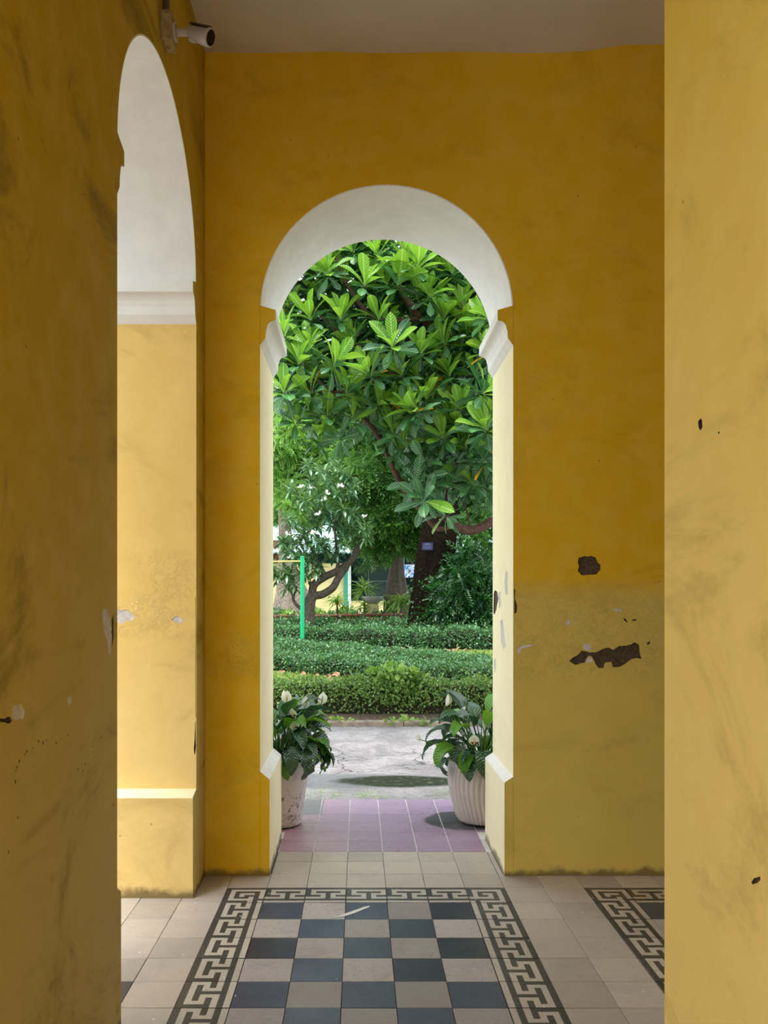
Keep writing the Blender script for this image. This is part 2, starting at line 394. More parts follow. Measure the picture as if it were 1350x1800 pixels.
M['redbrown'] = simple('red_brown_shutter', (0.16, 0.05, 0.03), 0.7)
M['wire'] = simple('galvanised_wire', (0.12, 0.17, 0.17), 0.7)
M['stone'] = simple('grey_stone_bowl', (0.36, 0.33, 0.31), 0.9, var=0.2, scale=20)
M['sign'] = simple('navy_sign_face', (0.015, 0.015, 0.06), 0.8, var=0.0, bump=0.0)
M['signl'] = simple('sign_lettering', (0.16, 0.17, 0.30), 0.8, var=0.0, bump=0.0)
def poster():
    t = NT('blue_picture_banner'); p = t.pos()
    n = t.noise(p, 5.0, 3, 0.6); c = t.mix(t.step(n, 0.45, 0.55), (0.05, 0.25, 0.62), (0.55, 0.50, 0.80))
    c = t.mix(t.step(t.noise(p, 9.0, 2), 0.52, 0.6), c, (0.80, 0.85, 0.90)); t.pbr(c, 0.5); return t.m
M['banner'] = poster()

# ------------------------------------------------------------------ setting: floor
X0 = -0.464; TS = 0.2; YF = 4.14
XW = -0.81          # room face of the left wall
YW = 4.31; YB = 4.97  # room face and garden face of the back wall
XR = 0.76           # room face of the right wall
ZC = 4.333
KEY = ["DDDDDDDD", "DLLLLLLL", "DLDDDDDL", "DLLLDLLL", "DDDLDLDD", "LLLLDLLL", "DDDDDDDD", "LLLLLLLL"]
TL = ["DDDDDDDD", "DLLLLLLL", "DLDDDDDL", "DLDLLLDL", "DLDLDDDL", "DLDDDLDL", "DLLLLLDD", "DDDDDLDL"]
TR = ["DDDDDDDD", "DLLLLLLD", "DLDDDDLD", "DLDLLDLD", "DLDDLDLD", "LLLLLDLD", "DDDDDDLD", "LDLLLLLD"]
def rot_right(g):   # top side of the motif turned to the right
    return [[g[7 - c][r] for c in range(8)] for r in range(8)]
def rot_left(g):    # top side of the motif turned to the left
    return [[g[c][7 - r] for c in range(8)] for r in range(8)]
HT = 0.0988; TH = 0.014; BV = 0.0014
def tile_mesh(name, mat, grid=None, hx=HT, hy=HT):
    mb = MB()
    def ring(ix, iy, z): return [(-ix, -iy, z), (ix, -iy, z), (ix, iy, z), (-ix, iy, z)]
    mb.add(ring(hx, hy, -TH) + ring(hx, hy, -BV), [(i, (i + 1) % 4, 4 + (i + 1) % 4, 4 + i) for i in range(4)], 0)
    mb.add(ring(hx, hy, -BV) + ring(hx - BV, hy - BV, 0), [(i, (i + 1) % 4, 4 + (i + 1) % 4, 4 + i) for i in range(4)], 0)
    if grid is None:
        mb.add(ring(hx - BV, hy - BV, 0), [(0, 1, 2, 3)], 0)
    else:
        cx = [-hx + BV + (2 * (hx - BV)) * i / 8 for i in range(9)]; cy = [hy - BV - (2 * (hy - BV)) * i / 8 for i in range(9)]
        vs = [(x, y, 0) for y in cy for x in cx]
        fs = []; ms = []
        for r in range(8):
            for c in range(8):
                a = r * 9 + c; fs.append((a, a + 9, a + 10, a + 1)); ms.append(0 if grid[r][c] == 'D' else 1)
        mb.add(vs, fs, ms)
    return mb.mesh(name, [mat] if grid is None else [M['t_keyd'], M['t_keyl']])
TM = {'plain': tile_mesh('tile_plain', M['t_plain']), 'light': tile_mesh('tile_light', M['t_light']), 'dark': tile_mesh('tile_dark', M['t_dark']),
      'top': tile_mesh('tile_key', None, KEY), 'right': tile_mesh('tile_key_right', None, rot_right(KEY)),
      'left': tile_mesh('tile_key_left', None, rot_left(KEY)), 'tl': tile_mesh('tile_corner', None, TL), 'tr': tile_mesh('tile_corner_b', None, TR)}
fl = MB()
fl.box(-1.9, 3.4, -3.4, YB - 0.26, -0.10, -0.004, 0)
fl.box(-1.9, 3.4, YB - 0.26, YB - 0.001, -0.10, -0.004, 0)
floor = fl.build('floor', [M['grout']]); tag(floor, 'cement tile floor with a dark checker carpet and key border', kind='structure')
# a carpet of tiles spans columns k0..k0+6 (border, five field, border)
def tile_kind(k, r):
    """k column from X0, r row from YF toward the camera; r<0 lies beyond the border"""
    if r < 0: return 'plain'
    for k0 in (-1, 8):
        j = k - k0
        if 0 <= j <= 6:
            if r == 0: return 'tl' if j == 0 else 'tr' if j == 6 else 'top'
            if j == 0: return 'left'
            if j == 6: return 'right'
            return 'dark' if (r + j) % 2 == 0 else 'light'
    if k == -3 and r >= 5: return 'dark' if r % 2 else 'light'
    return 'plain'
rest = {}
tiles = 0
for k in range(-7, 15):
    for r in range(-1, 37):
        x = X0 + TS * (k + 0.5); y = YF - TS * (r + 0.5)
        kd = tile_kind(k, r)
        if -4 <= k <= 10 and r <= 8:
            o = obj('tile', TM[kd], floor, (x, y, random.uniform(-0.0006, 0.0008)))
            o.rotation_euler = (random.uniform(-.004, .004), random.uniform(-.004, .004), random.uniform(-.003, .003)); tiles += 1
        else: rest.setdefault(kd, []).append((x, y))
# nearer and outlying tiles, too far from the view to pick apart
mb = MB(); ml = [M['t_plain'], M['t_light'], M['t_dark'], M['t_keyd'], M['t_keyl']]
for kd, L in rest.items():
    me = TM[kd]
    for (x, y) in L:
        off = {'plain': 0, 'light': 1, 'dark': 2}.get(kd)
        mb.add([(v.co.x + x, v.co.y + y, v.co.z) for v in me.vertices], [list(p.vertices) for p in me.polygons], [off if off is not None else 3 + p.material_index for p in me.polygons])
tag(mb.build('outlying_tiles', ml, floor), kind='stuff')
# doorway rows
for yy0, yy1 in ((4.34, 4.54), (4.54, 4.715)):
    me = tile_mesh('tile_door', M['t_plain'], hx=HT, hy=(yy1 - yy0) / 2 - 0.0012)
    for k in range(0, 6):
        obj('tile', me, floor, (X0 + TS * (k + 0.5), (yy0 + yy1) / 2, random.uniform(-0.0006, 0.0006)))
    me2 = tile_mesh('tile_door_edge', M['t_plain'], hx=0.012, hy=(yy1 - yy0) / 2 - 0.0012)
    obj('tile', me2, floor, (0.751, (yy0 + yy1) / 2, 0))
# mauve tiles of the threshold and step outside
step_b = MB()
step_b.box(-0.467, 0.765, 4.716, YB + 0.0005, -0.10, -0.0035, 0)
step_b.box(-1.30, 1.55, YB + 0.001, 5.915, -0.10, -0.0035, 0)
step = step_b.build('porch_step', [M['grout_w']]); tag(step, 'low step of mauve cement tiles outside the arch', kind='structure')
rows = [4.718, 4.91, 5.11, 5.31, 5.51, 5.71, 5.912]
for i in range(6):
    hy = (rows[i + 1] - rows[i]) / 2 - (0.0006 if i < 4 else 0.0016)
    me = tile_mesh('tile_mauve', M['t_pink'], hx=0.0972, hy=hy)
    for k in range(-4, 10):
        if i < 1 and not (0 <= k <= 5): continue
        if i == 0 or 0 <= k <= 5 or rows[i] > 5.0:
            obj('tile', me, step, (X0 + TS * (k + 0.5), (rows[i] + rows[i + 1]) / 2, random.uniform(-0.0005, 0.0005)))
# paint marks dropped on the carpet
mb = MB()
A = [onY(576, 1613, 1440 * EYE / 571), onY(648, 1594, 1440 * EYE / 552)]
def fl_pt(x, y): Y = 1440 * EYE / (y - 1042); return ((x - 631) * Y / 1440, Y, 0.0016)
mb.add([fl_pt(583, 1614), fl_pt(592, 1611.5), fl_pt(615, 1603.5), fl_pt(640, 1594.5), fl_pt(650, 1592.5), fl_pt(649, 1595), fl_pt(622, 1606), fl_pt(606, 1611)], [list(range(8))[::-1]], 0)
mb.build('paint_streak', [M['white']], floor)['label'] = 'white paint streak across two carpet tiles'

# ------------------------------------------------------------------ setting: walls
PR = [(27.5, 0.0), (27.5, 17.5), (25.5, 18.5), (19.5, 20), (15.5, 23), (13, 27), (12, 32), (10.5, 36), (10, 42), (9.5, 49), (6.0, 54), (2.5, 59), (0.0, 62)]   # impost profile: out, down
def prism(mb, loop, f, d0, d1, mfront, mback, mside, cap=True):
    n = len(loop)
    vs = [f(u, v, d0) for u, v in loop] + [f(u, v, d1) for u, v in loop]
    mb.add(vs, [(i, (i + 1) % n, n + (i + 1) % n, n + i) for i in range(n)], mside if not isinstance(mside, int) else [mside] * n)
    t = tessellate_polygon([[Vector((u, v, 0)) for u, v in loop]])
    mb.add(vs[:n], list(t), mfront); mb.add(vs[n:], list(t), mback)

def opening_outline(a, b, zs, n=40):
    """notch outline from (b,0) up, round the arch and down to (a,0)"""
    c = (a + b) / 2; r = (b - a) / 2
    L = [(b, 0.0), (b, zs)] + [(c + r * math.cos(math.pi * i / n), zs + r * math.sin(math.pi * i / n)) for i in range(1, n)] + [(a, zs), (a, 0.0)]
    return L

# ---- back wall
fY = lambda u, v, d: (u, YW + d, v)
JA, JB, ZS = -0.5205, 0.8115, 2.972
def hole_px(pts, amp=0.0015, dep=0.006, fm=2, k=3, sd=1, f=lambda x, y: onY(x, y, YW)):
    return (jag([f(x, y) for x, y in pts], amp, k, sd), dep, fm)
c8 = lambda L: [(980 + x / 6.75, 950 + y / 6.75) for x, y in L]
blob = c8([(245, 210), (300, 190), (405, 183), (450, 205), (470, 245), (512, 290), (510, 330), (490, 370), (450, 405), (360, 410), (285, 412), (240, 360), (255, 300), (240, 260)])
gash = c8([(140, 1430), (180, 1390), (240, 1360), (285, 1305), (380, 1330), (460, 1325), (520, 1295), (580, 1275), (600, 1270), (660, 1298), (705, 1270), (740, 1250), (810, 1250), (870, 1235), (915, 1210), (965, 1240), (980, 1350), (995, 1405), (940, 1395), (880, 1405), (820, 1450), (740, 1500), (655, 1500), (640, 1440), (570, 1445), (540, 1515), (490, 1515), (460, 1480), (430, 1420), (410, 1380), (375, 1365), (345, 1400), (320, 1450), (280, 1455), (215, 1475), (165, 1450)])
c1 = c8([(305, 1235), (350, 1222), (400, 1245), (402, 1285), (380, 1318), (330, 1300), (298, 1280)])
c2 = c8([(350, 1410), (377, 1376), (402, 1395), (420, 1425), (400, 1440), (360, 1452), (332, 1458)])
c3 = c8([(600, 1262), (620, 1240), (670, 1238), (715, 1258), (700, 1266), (658, 1290)])
c4 = [(995, 1092), (1000, 1088), (1003, 1093), (999, 1099), (994, 1098)]
c5 = [(1075, 1071), (1085, 1069), (1093, 1072), (1092, 1075), (1082, 1074)]
c6 = [(1096, 1086), (1099, 1087), (1103, 1093), (1101, 1094), (1097, 1090)]
c7 = [(1111, 1089), (1118, 1088), (1120, 1090), (1112, 1092)]
c9 = [(1137, 1130), (1142, 1127), (1143, 1131), (1138, 1134)]
ce = [(903.5, 1034), (906, 1037), (905, 1050), (909, 1066), (908, 1077), (904.5, 1079)]
ca = [(908, 1144), (916, 1134), (938, 1133), (930, 1137), (917, 1140), (912, 1150)]
holes = [hole_px(blob, 0.003, 0.010, 2, 4, 1), hole_px(gash, 0.0018, 0.008, 2, 3, 2), hole_px(c1, 0.001, 0.002, 3, 2, 3), hole_px(c2, 0.0004, 0.003, 3, 2, 4),
         hole_px(c4, 0.0005, 0.004, 3), hole_px(c5, 0.0004, 0.003, 3), hole_px(c6, 0.0002, 0.006, 2), hole_px(c7, 0.0002, 0.006, 2),
         hole_px(c9, 0.0003, 0.006, 2), hole_px(ce, 0.0006, 0.008, 2), hole_px(ca, 0.0006, 0.0015, 3)]
XE = 3.4
outer = [(XW - 0.70, 0.0), (XW - 0.70, ZC + 0.2), (XE, ZC + 0.2), (XE, 0.0)] + opening_outline(JA, JB, ZS)
mb = MB()
panel(mb, fY, outer, holes, 0)
ob = [p for p in outer]
t = tessellate_polygon([[Vector((u, v, 0)) for u, v in ob]])
mb.add([(u, YB, v) for u, v in ob], list(t), 4)
# left reveal is plain; the right reveal carries chips
nA = len(outer)
for i in range(nA):
    a = outer[i]; b = outer[(i + 1) % nA]
    if a[0] == JB and b[0] == JB and max(a[1], b[1]) > 1:
        hr = []
        fx = lambda x, y: onX(x, y, JB)
        for pts, dep, fm in (([(868, 1044), (870, 1038), (874, 1040), (876, 1052), (873, 1068), (870, 1080), (867.5, 1076)], 0.006, 2),
                             ([(887, 1022), (890, 1003), (893, 1008), (892.5, 1030), (893.5, 1044), (889, 1046)], 0.002, 3),
                             ([(876, 1045), (880, 1040), (881, 1066), (878, 1070)], 0.002, 3),
                             ([(880, 1092), (884, 1089), (886, 1110), (889, 1136), (885, 1142), (881, 1128)], 0.002, 3),
                             ([(869, 1160), (872, 1158), (872, 1176), (869.5, 1184)], 0.002, 3)):
            hr.append((jag([fx(x, y) for x, y in pts], 0.004, 3, 5), dep, fm))
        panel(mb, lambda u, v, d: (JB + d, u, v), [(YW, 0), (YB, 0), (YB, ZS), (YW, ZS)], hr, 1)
    else:
        inner = i >= 4
        mi = 1 if (inner and abs(a[0] - b[0]) < 1e-6) else (5 if inner else 4)
        if mi == 5: mi = 1
        mb.add([(a[0], YW, a[1]), (b[0], YW, b[1]), (b[0], YB, b[1]), (a[0], YB, a[1])], [(0, 1, 2, 3)], mi)
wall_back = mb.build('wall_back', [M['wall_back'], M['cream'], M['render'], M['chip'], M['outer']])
tag(wall_back, 'dark ochre end wall with peeling patches pierced by the tall arch', kind='structure')
# white soffit liner of the arch
def soffit(a, b, zs, f, d0, d1, parent, th=0.006, n=40, z_under=0.0):
    c = (a + b) / 2; r = (b - a) / 2; mb = MB()
    A = [(a, zs - z_under)] + [(c - r * math.cos(math.pi * i / n), zs + r * math.sin(math.pi * i / n)) for i in range(0, n + 1)] + [(b, zs - z_under)]
    B = [(a + th, zs - z_under)] + [(c - (r - th) * math.cos(math.pi * i / n), zs + (r - th) * math.sin(math.pi * i / n)) for i in range(0, n + 1)] + [(b - th, zs - z_under)]
    m = len(A)
    vs = [f(u, v, d0) for u, v in A] + [f(u, v, d0) for u, v in B] + [f(u, v, d1) for u, v in A] + [f(u, v, d1) for u, v in B]
    for i in range(m - 1):
        mb.add([vs[m + i], vs[m + i + 1], vs[3 * m + i + 1], vs[3 * m + i]], [(0, 1, 2, 3)], 0)
        mb.add([vs[i], vs[i + 1], vs[m + i + 1], vs[m + i]], [(0, 1, 2, 3)], 0)
        mb.add([vs[2 * m + i], vs[2 * m + i + 1], vs[3 * m + i + 1], vs[3 * m + i]], [(0, 1, 2, 3)], 0)
    o = mb.build('arch_soffit', [M['white']], parent); o['label'] = 'smooth white painted underside of the arch'; return o
soffit(JA, JB, ZS, fY, 0.001, YB - YW - 0.001, wall_back, z_under=0.02)
K = 1 / 334.1
def impost(parent, base, sgn, ztop, f, d0, d1, front, name='impost'):
    """moulded block jutting from a jamb; sgn = direction into the opening"""
    L = [(base - sgn * 0.001, ztop + 0.024)] + [(base + sgn * max(dx, 0.0) * K, ztop - dz * K) for dx, dz in PR] + [(base - sgn * 0.001, ztop - 62 * K)]
    mb = MB(); prism(mb, L, f, d0, d1, 1, 1, 0)
    o = mb.build(name, [M['white'], front], parent); o['label'] = 'white moulded impost with ochre front face'; return o
impost(wall_back, JA, 1, 2.978, fY, 0.0, YB - YW, M['wall_back'])
impost(wall_back, JB, -1, 2.978, fY, 0.0, YB - YW, M['wall_back'])
def plinth(parent, base, sgn, zl, zu, f, d0, d1, front, side, w=0.047):
    L = [(base - sgn * 0.001, 0.0), (base + sgn * w, 0.0), (base + sgn * w, zl - 0.0), (base + sgn * (w - 0.004), zl + 0.006), (base + sgn * 0.003, zu), (base - sgn * 0.001, zu + 0.003)]
    mb = MB(); prism(mb, L, f, d0, d1, 1, 1, [2, 2, 0, 0, 0, 2])
    o = mb.build('plinth', [M['white'] if front == M['wall_back'] else M['cream'], front, side], parent); o['label'] = 'low plinth of the jamb with pale sloping cap'; return o
plinth(wall_back, JA, 1, 0.505, 0.547, fY, 0.0, YB - YW, M['wall_back'], M['cream'], 0.050)
plinth(wall_back, JB, -1, 0.488, 0.520, fY, 0.0, YB - YW, M['wall_back'], M['cream'], 0.046)

# ---- left wall with two arched openings, the far one in view
TW = 0.66
fXl = lambda u, v, d: (XW - d, u, v)
LA, LB, LZ = 2.745, 4.078, 3.012
mb = MB()
fx = lambda x, y: onX(x, y, XW)
def hx(pts, dep, fm, amp=0.002, sd=3): return (jag([fx(x, y) for x, y in pts], amp, 3, sd), dep, fm)
hl = [hx([(179, 1080), (182, 1068), (188, 1072), (194, 1088), (197, 1110), (195, 1150), (192, 1153), (189, 1130), (183, 1112)], 0.002, 3, 0.003),
      hx([(196.5, 1090), (199, 1080), (199.5, 1120), (197, 1138)], 0.006, 2, 0.001),
      hx([(118, 1230), (122, 1222), (125.5, 1225), (124, 1238), (120, 1242)], 0.0015, 3),
      hx([(21, 1246), (27, 1238), (38, 1239), (43, 1250), (40, 1264), (28, 1267), (22, 1262)], 0.002, 3, 0.002),
      hx([(-12, 1262), (4, 1263), (18, 1260), (21, 1268), (14, 1272), (-6, 1269)], 0.008, 2, 0.002)]
dots = [(28, 1355), (30, 1349), (34, 1338), (44, 1326), (47, 1321), (58, 1315), (68, 1303), (76, 1306), (82, 1302), (99, 1306), (107, 1300), (120, 1292), (27, 1374), (31, 1437), (137, 1352), (144, 1347), (146, 1355), (150, 1343), (164, 1322), (178, 1296), (191, 1284), (197, 1443), (199, 1415)]
for i, (x, y) in enumerate(dots):
    u, v = fx(x, y); r = 0.0026 + 0.0022 * ((i * 7) % 5) / 5
    hl.append(([(u + r * math.cos(a) * 0.8, v + r * 1.2 * math.sin(a)) for a in [k * math.pi / 3 for k in range(6)]], 0.006, 2))
L2A, L2B = 0.07, 1.40
L3A, L3B = -2.60, -1.27
outer_l = [(YW + 0.3, 0.0), (YW + 0.3, ZC + 0.2), (-3.4, ZC + 0.2), (-3.4, 0.0)] + opening_outline(L3A, L3B, LZ)[::-1] + opening_outline(L2A, L2B, LZ)[::-1] + opening_outline(LA, LB, LZ)[::-1]
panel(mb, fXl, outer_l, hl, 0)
t = tessellate_polygon([[Vector((u, v, 0)) for u, v in outer_l]])
mb.add([(XW - TW, u, v) for u, v in outer_l], list(t), 4)
for i in range(len(outer_l)):
    a = outer_l[i]; b = outer_l[(i + 1) % len(outer_l)]
    if a[0] == LB and b[0] == LB:
        fj = lambda x, y: (-(onY(x, y, LB)[0]), onY(x, y, LB)[1])
        g = lambda pts, dep, fm, amp=0.002, sd=4: (jag([fj(x, y) for x, y in pts], amp, 3, sd), dep, fm)
        hj = [g([(196, 1074), (205, 1070), (212, 1073), (222, 1071), (230, 1077), (238, 1084), (232, 1091), (221, 1090), (214, 1097), (206, 1093), (198, 1092)], 0.003, 3, 0.0025),
              g([(301, 1089), (307, 1084), (314, 1083), (322, 1090), (320, 1095), (309, 1095)], 0.003, 3, 0.0012),
              g([(341.6, 1325), (340.8, 1316), (342.0, 1300), (343.0, 1268), (343.8, 1268), (344.0, 1300), (344.4, 1312), (342.9, 1327)], 0.02, 5, 0.0002),
              g([(343.6, 1262), (343.2, 1180), (343.8, 1100), (343.2, 1050), (343.9, 1050), (344.4, 1100), (344.0, 1180), (344.3, 1262)], 0.01, 5, 0.0001)]
        panel(mb, lambda u, v, d: (-u, LB + d, v), [(-XW, 0), (-XW + TW, 0), (-XW + TW, LZ), (-XW, LZ)], hj, 1)
    else:
        inner = i >= 4
        mb.add([(XW, a[0], a[1]), (XW, b[0], b[1]), (XW - TW, b[0], b[1]), (XW - TW, a[0], a[1])], [(0, 1, 2, 3)], 1 if inner else 4)
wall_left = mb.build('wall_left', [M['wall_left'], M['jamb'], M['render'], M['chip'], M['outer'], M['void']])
tag(wall_left, 'ochre left wall with shade in its colour, opening through round arches', kind='structure')
for a_, b_ in ((LA, LB), (L2A, L2B), (L3A, L3B)):
    soffit(a_, b_, LZ, fXl, 0.001, TW - 0.001, wall_left, z_under=0.012)
    for s_, base in ((1, a_), (-1, b_)):
        impost(wall_left, base, s_, LZ + 0.0, fXl, 0.0, TW, M['wall_left'])
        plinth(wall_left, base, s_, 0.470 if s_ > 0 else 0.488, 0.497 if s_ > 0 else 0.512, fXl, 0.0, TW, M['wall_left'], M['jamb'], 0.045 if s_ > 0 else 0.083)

# ---- right wall
fXr = lambda u, v, d: (XR + d, u, v)
fx2 = lambda x, y: onX(x, y, XR)
hr2 = [(jag([fx2(x, y) for x, y in [(1227, 742), (1231, 735), (1234, 738), (1235, 750), (1232, 757), (1228, 752)]], 0.001, 3, 2), 0.006, 2),
       (jag([fx2(x, y) for x, y in [(1321, 1550), (1326, 1543), (1336, 1541), (1337, 1547), (1330, 1553), (1323, 1555)]], 0.001, 3, 3), 0.004, 2),
       (jag([fx2(x, y) for x, y in [(1262, 760), (1264, 758), (1265, 761), (1263, 763)]], 0.0003, 2, 3), 0.004, 2)]
YR = 2.038; TR_W = 0.36
mb = MB()
panel(mb, fXr, [(-3.4, 0), (YR, 0), (YR, ZC + 0.2), (-3.4, ZC + 0.2)], hr2, 0)
mb.add([(XR, YR, 0), (XR + TR_W, YR, 0), (XR + TR_W, YR, ZC + .2), (XR, YR, ZC + .2)], [(0, 1, 2, 3)], 0)
mb.add([(XR + TR_W, -3.4, 0), (XR + TR_W, YR, 0), (XR + TR_W, YR, ZC + .2), (XR + TR_W, -3.4, ZC + .2)], [(0, 1, 2, 3)], 0)
mb.add([(XR, -3.4, 0), (XR + TR_W, -3.4, 0), (XR + TR_W, -3.4, ZC + .2), (XR, -3.4, ZC + .2)], [(0, 1, 2, 3)], 0)
wall_right = mb.build('wall_right', [M['wall_right'], M['wall_right'], M['render']])
tag(wall_right, 'bright ochre pier wall close on the right', kind='structure')
# far side of the neighbouring bay
mb = MB(); mb.box(XE, XE + 0.3, -3.4, YW, 0, ZC + 0.2, 0)
tag(mb.build('wall_bay', [M['wall_back']]), 'ochre wall closing the neighbouring bay', kind='structure')
# ---- ceiling
mb = MB()
nx, ny = 46, 40
vs = []
for j in range(ny + 1):
    for i in range(nx + 1):
        x = XW + (XE - XW) * i / nx; y = -3.4 + (YW + 3.4) * j / ny
        z = ZC + (0.045 / (1 + math.exp(-(x - 1.30) / 0.05)) if y > 3.6 else 0.045 / (1 + math.exp(-(x - 1.30) / 0.05)))
        z += 0.006 * math.sin(x * 9) * math.sin(y * 2.3) * (1 if 0 < i < nx else 0)
        vs.append((x, y, z))
mb.add(vs, [(j * (nx + 1) + i, (j + 1) * (nx + 1) + i, (j + 1) * (nx + 1) + i + 1, j * (nx + 1) + i + 1) for j in range(ny) for i in range(nx)], 0, True)
mb.box(XW - TW, XE + 0.3, -3.4, YB, ZC + 0.2, ZC + 0.35, 0)
tag(mb.build('ceiling', [M['ceiling']]), 'greyish plaster ceiling', kind='structure')

# ------------------------------------------------------------------ setting: outside ground
GZ = -0.06
mb = MB(); mb.box(-6, 7, 5.916, 9.5, -0.3, GZ, 0); mb.box(-6, -1.301, YB, 5.916, -0.3, GZ, 0); mb.box(1.551, 7, YB, 5.916, -0.3, GZ, 0)
tag(mb.build('garden_path', [M['path']]), 'cracked grey concrete path with a damp mossy patch', kind='structure')
mb = MB(); mb.box(-24, 24, 9.62, 75, -0.3, 0.0, 0)
tag(mb.build('ground', [M['soil']]), 'garden soil and lawn', kind='structure')
mb = MB(); mb.box(-14, -1.901, -12, 5, -0.3, -0.02, 0); mb.box(-1.9, 3.4, -12, -3.401, -0.3, -0.02, 0); mb.box(3.4, 8, -12, 5, -0.3, -0.02, 0)
tag(mb.build('paving', [M['path']]), 'pale paving around the building', kind='structure')
kerb_root = empty('kerb', (0, 9.5, GZ)); tag(kerb_root, 'low mossy concrete kerb between path and flower bed', kind='structure')
x = -6.0
while x < 7:
    w = random.uniform(0.85, 1.05); mb = MB()
    y0 = 0.0 + random.uniform(-.008, .008); zt = 0.062 + random.uniform(-.006, .006)
    mb.add([(x, y0, -.05), (x + w - .012, y0, -.05), (x + w - .012, y0 + .118, -.05), (x, y0 + .118, -.05),
            (x, y0 + .004, zt - .012), (x + w - .012, y0, zt - .012), (x + w - .012, y0 + .118, zt - .012), (x, y0 + .118, zt - .012),
            (x + .01, y0 + .016, zt), (x + w - .022, y0 + .014, zt), (x + w - .022, y0 + .106, zt), (x + .01, y0 + .104, zt)],
           [(0, 1, 5, 4), (1, 2, 6, 5), (2, 3, 7, 6), (3, 0, 4, 7), (4, 5, 9, 8), (5, 6, 10, 9), (6, 7, 11, 10), (7, 4, 8, 11), (8, 9, 10, 11)], 0)
    mb.build('kerb_stone', [M['kerb']], kerb_root); x += w

# ------------------------------------------------------------------ leaf engines
def leaf_template(stations, fold=0.18, bend=0.25, nseg_mid=True):
    """stations: (t, half width). returns verts, faces, uv (per vertex)"""
    V = []; U = []; F = []
    for t, w in stations:
        z = -bend * t * t
        V += [(-w, t, z + fold * w), (0, t, z), (w, t, z + fold * w)]; U += [(0.5 - 0.5 * min(1, w / 0.2), t), (0.5, t), (0.5 + 0.5 * min(1, w / 0.2), t)]
    for i in range(len(stations) - 1):
        a = 3 * i; F += [(a, a + 1, a + 4, a + 3), (a + 1, a + 2, a + 5, a + 4)]
    return np.array(V, float), F, np.array(U, float)
OBOV = leaf_template([(0, .012), (.12, .03), (.3, .09), (.5, .145), (.7, .175), (.86, .155), (.96, .08), (1.0, .01)], 0.25, 0.22)
OVAL = leaf_template([(0, .02), (.35, .30), (.7, .27), (1.0, .01)], 0.2, 0.2)
LANCE = leaf_template([(0, .02), (.3, .11), (.65, .13), (1.0, .005)], 0.3, 0.35)
BLADE = leaf_template([(0, .03), (.5, .035), (1.0, .003)], 0.3, 0.5)
STRAP = leaf_template([(0, .03), (.3, .05), (.6, .05), (.85, .03), (1.0, .003)], 0.5, 0.9)

def basis(d, up, roll=None):
    """columns: side, dir, normal ; arrays (N,3)"""
    d = d / np.linalg.norm(d, axis=1, keepdims=True)
    s = np.cross(d, up); n = np.linalg.norm(s, axis=1, keepdims=True); s = np.where(n < 1e-4, np.array([[1., 0, 0]]), s / np.maximum(n, 1e-6))
    nn = np.cross(s, d)
    if roll is not None:
        c = np.cos(roll)[:, None]; q = np.sin(roll)[:, None]; s, nn = s * c + nn * q, nn * c - s * q
    return np.stack([s, d, nn], axis=2)

def scatter(name, tmpl, pos, B, size, mats, parent=None, mi=None, rnd=None, wide=None):
    V, F, U = tmpl; N = len(pos); k = len(V)
    Vs = V[None] * np.asarray(size).reshape(-1, 1, 1)
    if wide is not None: Vs[:, :, 0] *= np.asarray(wide).reshape(-1, 1)
    co = np.einsum('nij,nkj->nki', B, Vs) + pos[:, None, :]
    co = co.reshape(-1, 3)
    Fa = np.array(F); nf = len(Fa)
    faces = (Fa[None] + (np.arange(N) * k)[:, None, None]).reshape(-1, 4)
    me = bpy.data.meshes.new(name)
    me.vertices.add(len(co)); me.vertices.foreach_set('co', co.astype(np.float32).ravel())
    me.loops.add(len(faces) * 4); me.loops.foreach_set('vertex_index', faces.astype(np.int32).ravel())
    me.polygons.add(len(faces)); me.polygons.foreach_set('loop_start', (np.arange(len(faces)) * 4).astype(np.int32))
    try: me.polygons.foreach_set('loop_total', np.full(len(faces), 4, np.int32))
    except Exception: pass
    for m in mats: me.materials.append(m)
    if mi is not None: me.polygons.foreach_set('material_index', np.repeat(np.asarray(mi, np.int32), nf))
    me.polygons.foreach_set('use_smooth', np.ones(len(faces), bool))
    uvl = me.uv_layers.new(name='UVMap'); uvs = np.tile(U, (N, 1))[faces.ravel()]
    uvl.data.foreach_set('uv', uvs.astype(np.float32).ravel())
    at = me.attributes.new('rnd', 'FLOAT', 'POINT')
    r = rng.random(N) if rnd is None else rnd
    at.data.foreach_set('value', np.repeat(r, k).astype(np.float32))
    me.update(); me.validate()
    return obj(name, me, parent)

def unit(n):
    v = rng.normal(size=(n, 3)); return v / np.linalg.norm(v, axis=1, keepdims=True)
UP = np.array([[0., 0, 1.]])

# compound spray: paired leaflets along a stalk, one quad-strip leaf each
def spray_template(n=6, L=1.0, ll=0.30, w=0.30, droop=0.5):
    V = []; F = []; U = []
    bv, bf, bu = leaf_template([(0, .02), (.5, .26), (1.0, .01)], 0.2, 0.2)
    for i in range(n * 2 + 1):
        j = i // 2; side = 0 if i == n * 2 else (1 if i % 2 else -1)
        t = (j + 0.6) / n * L if side else L
        z = -droop * t * t
        ang = side * R(55); d = Vector((math.sin(ang), math.cos(ang), -0.45)).normalized()
        Bm = basis(np.array([[*d]]), UP)[0]
        vv = (bv * np.array([w / 0.3, 1, 1]) * ll) @ Bm.T + np.array([0, t, z])
        b = len(V); V += vv.tolist(); U += bu.tolist(); F += [tuple(b + q for q in f) for f in bf]
    return np.array(V), F, np.array(U)
SPRAY = spray_template()
SPRAYL = spray_template(7, 1.0, 0.34, 0.26, 0.9)

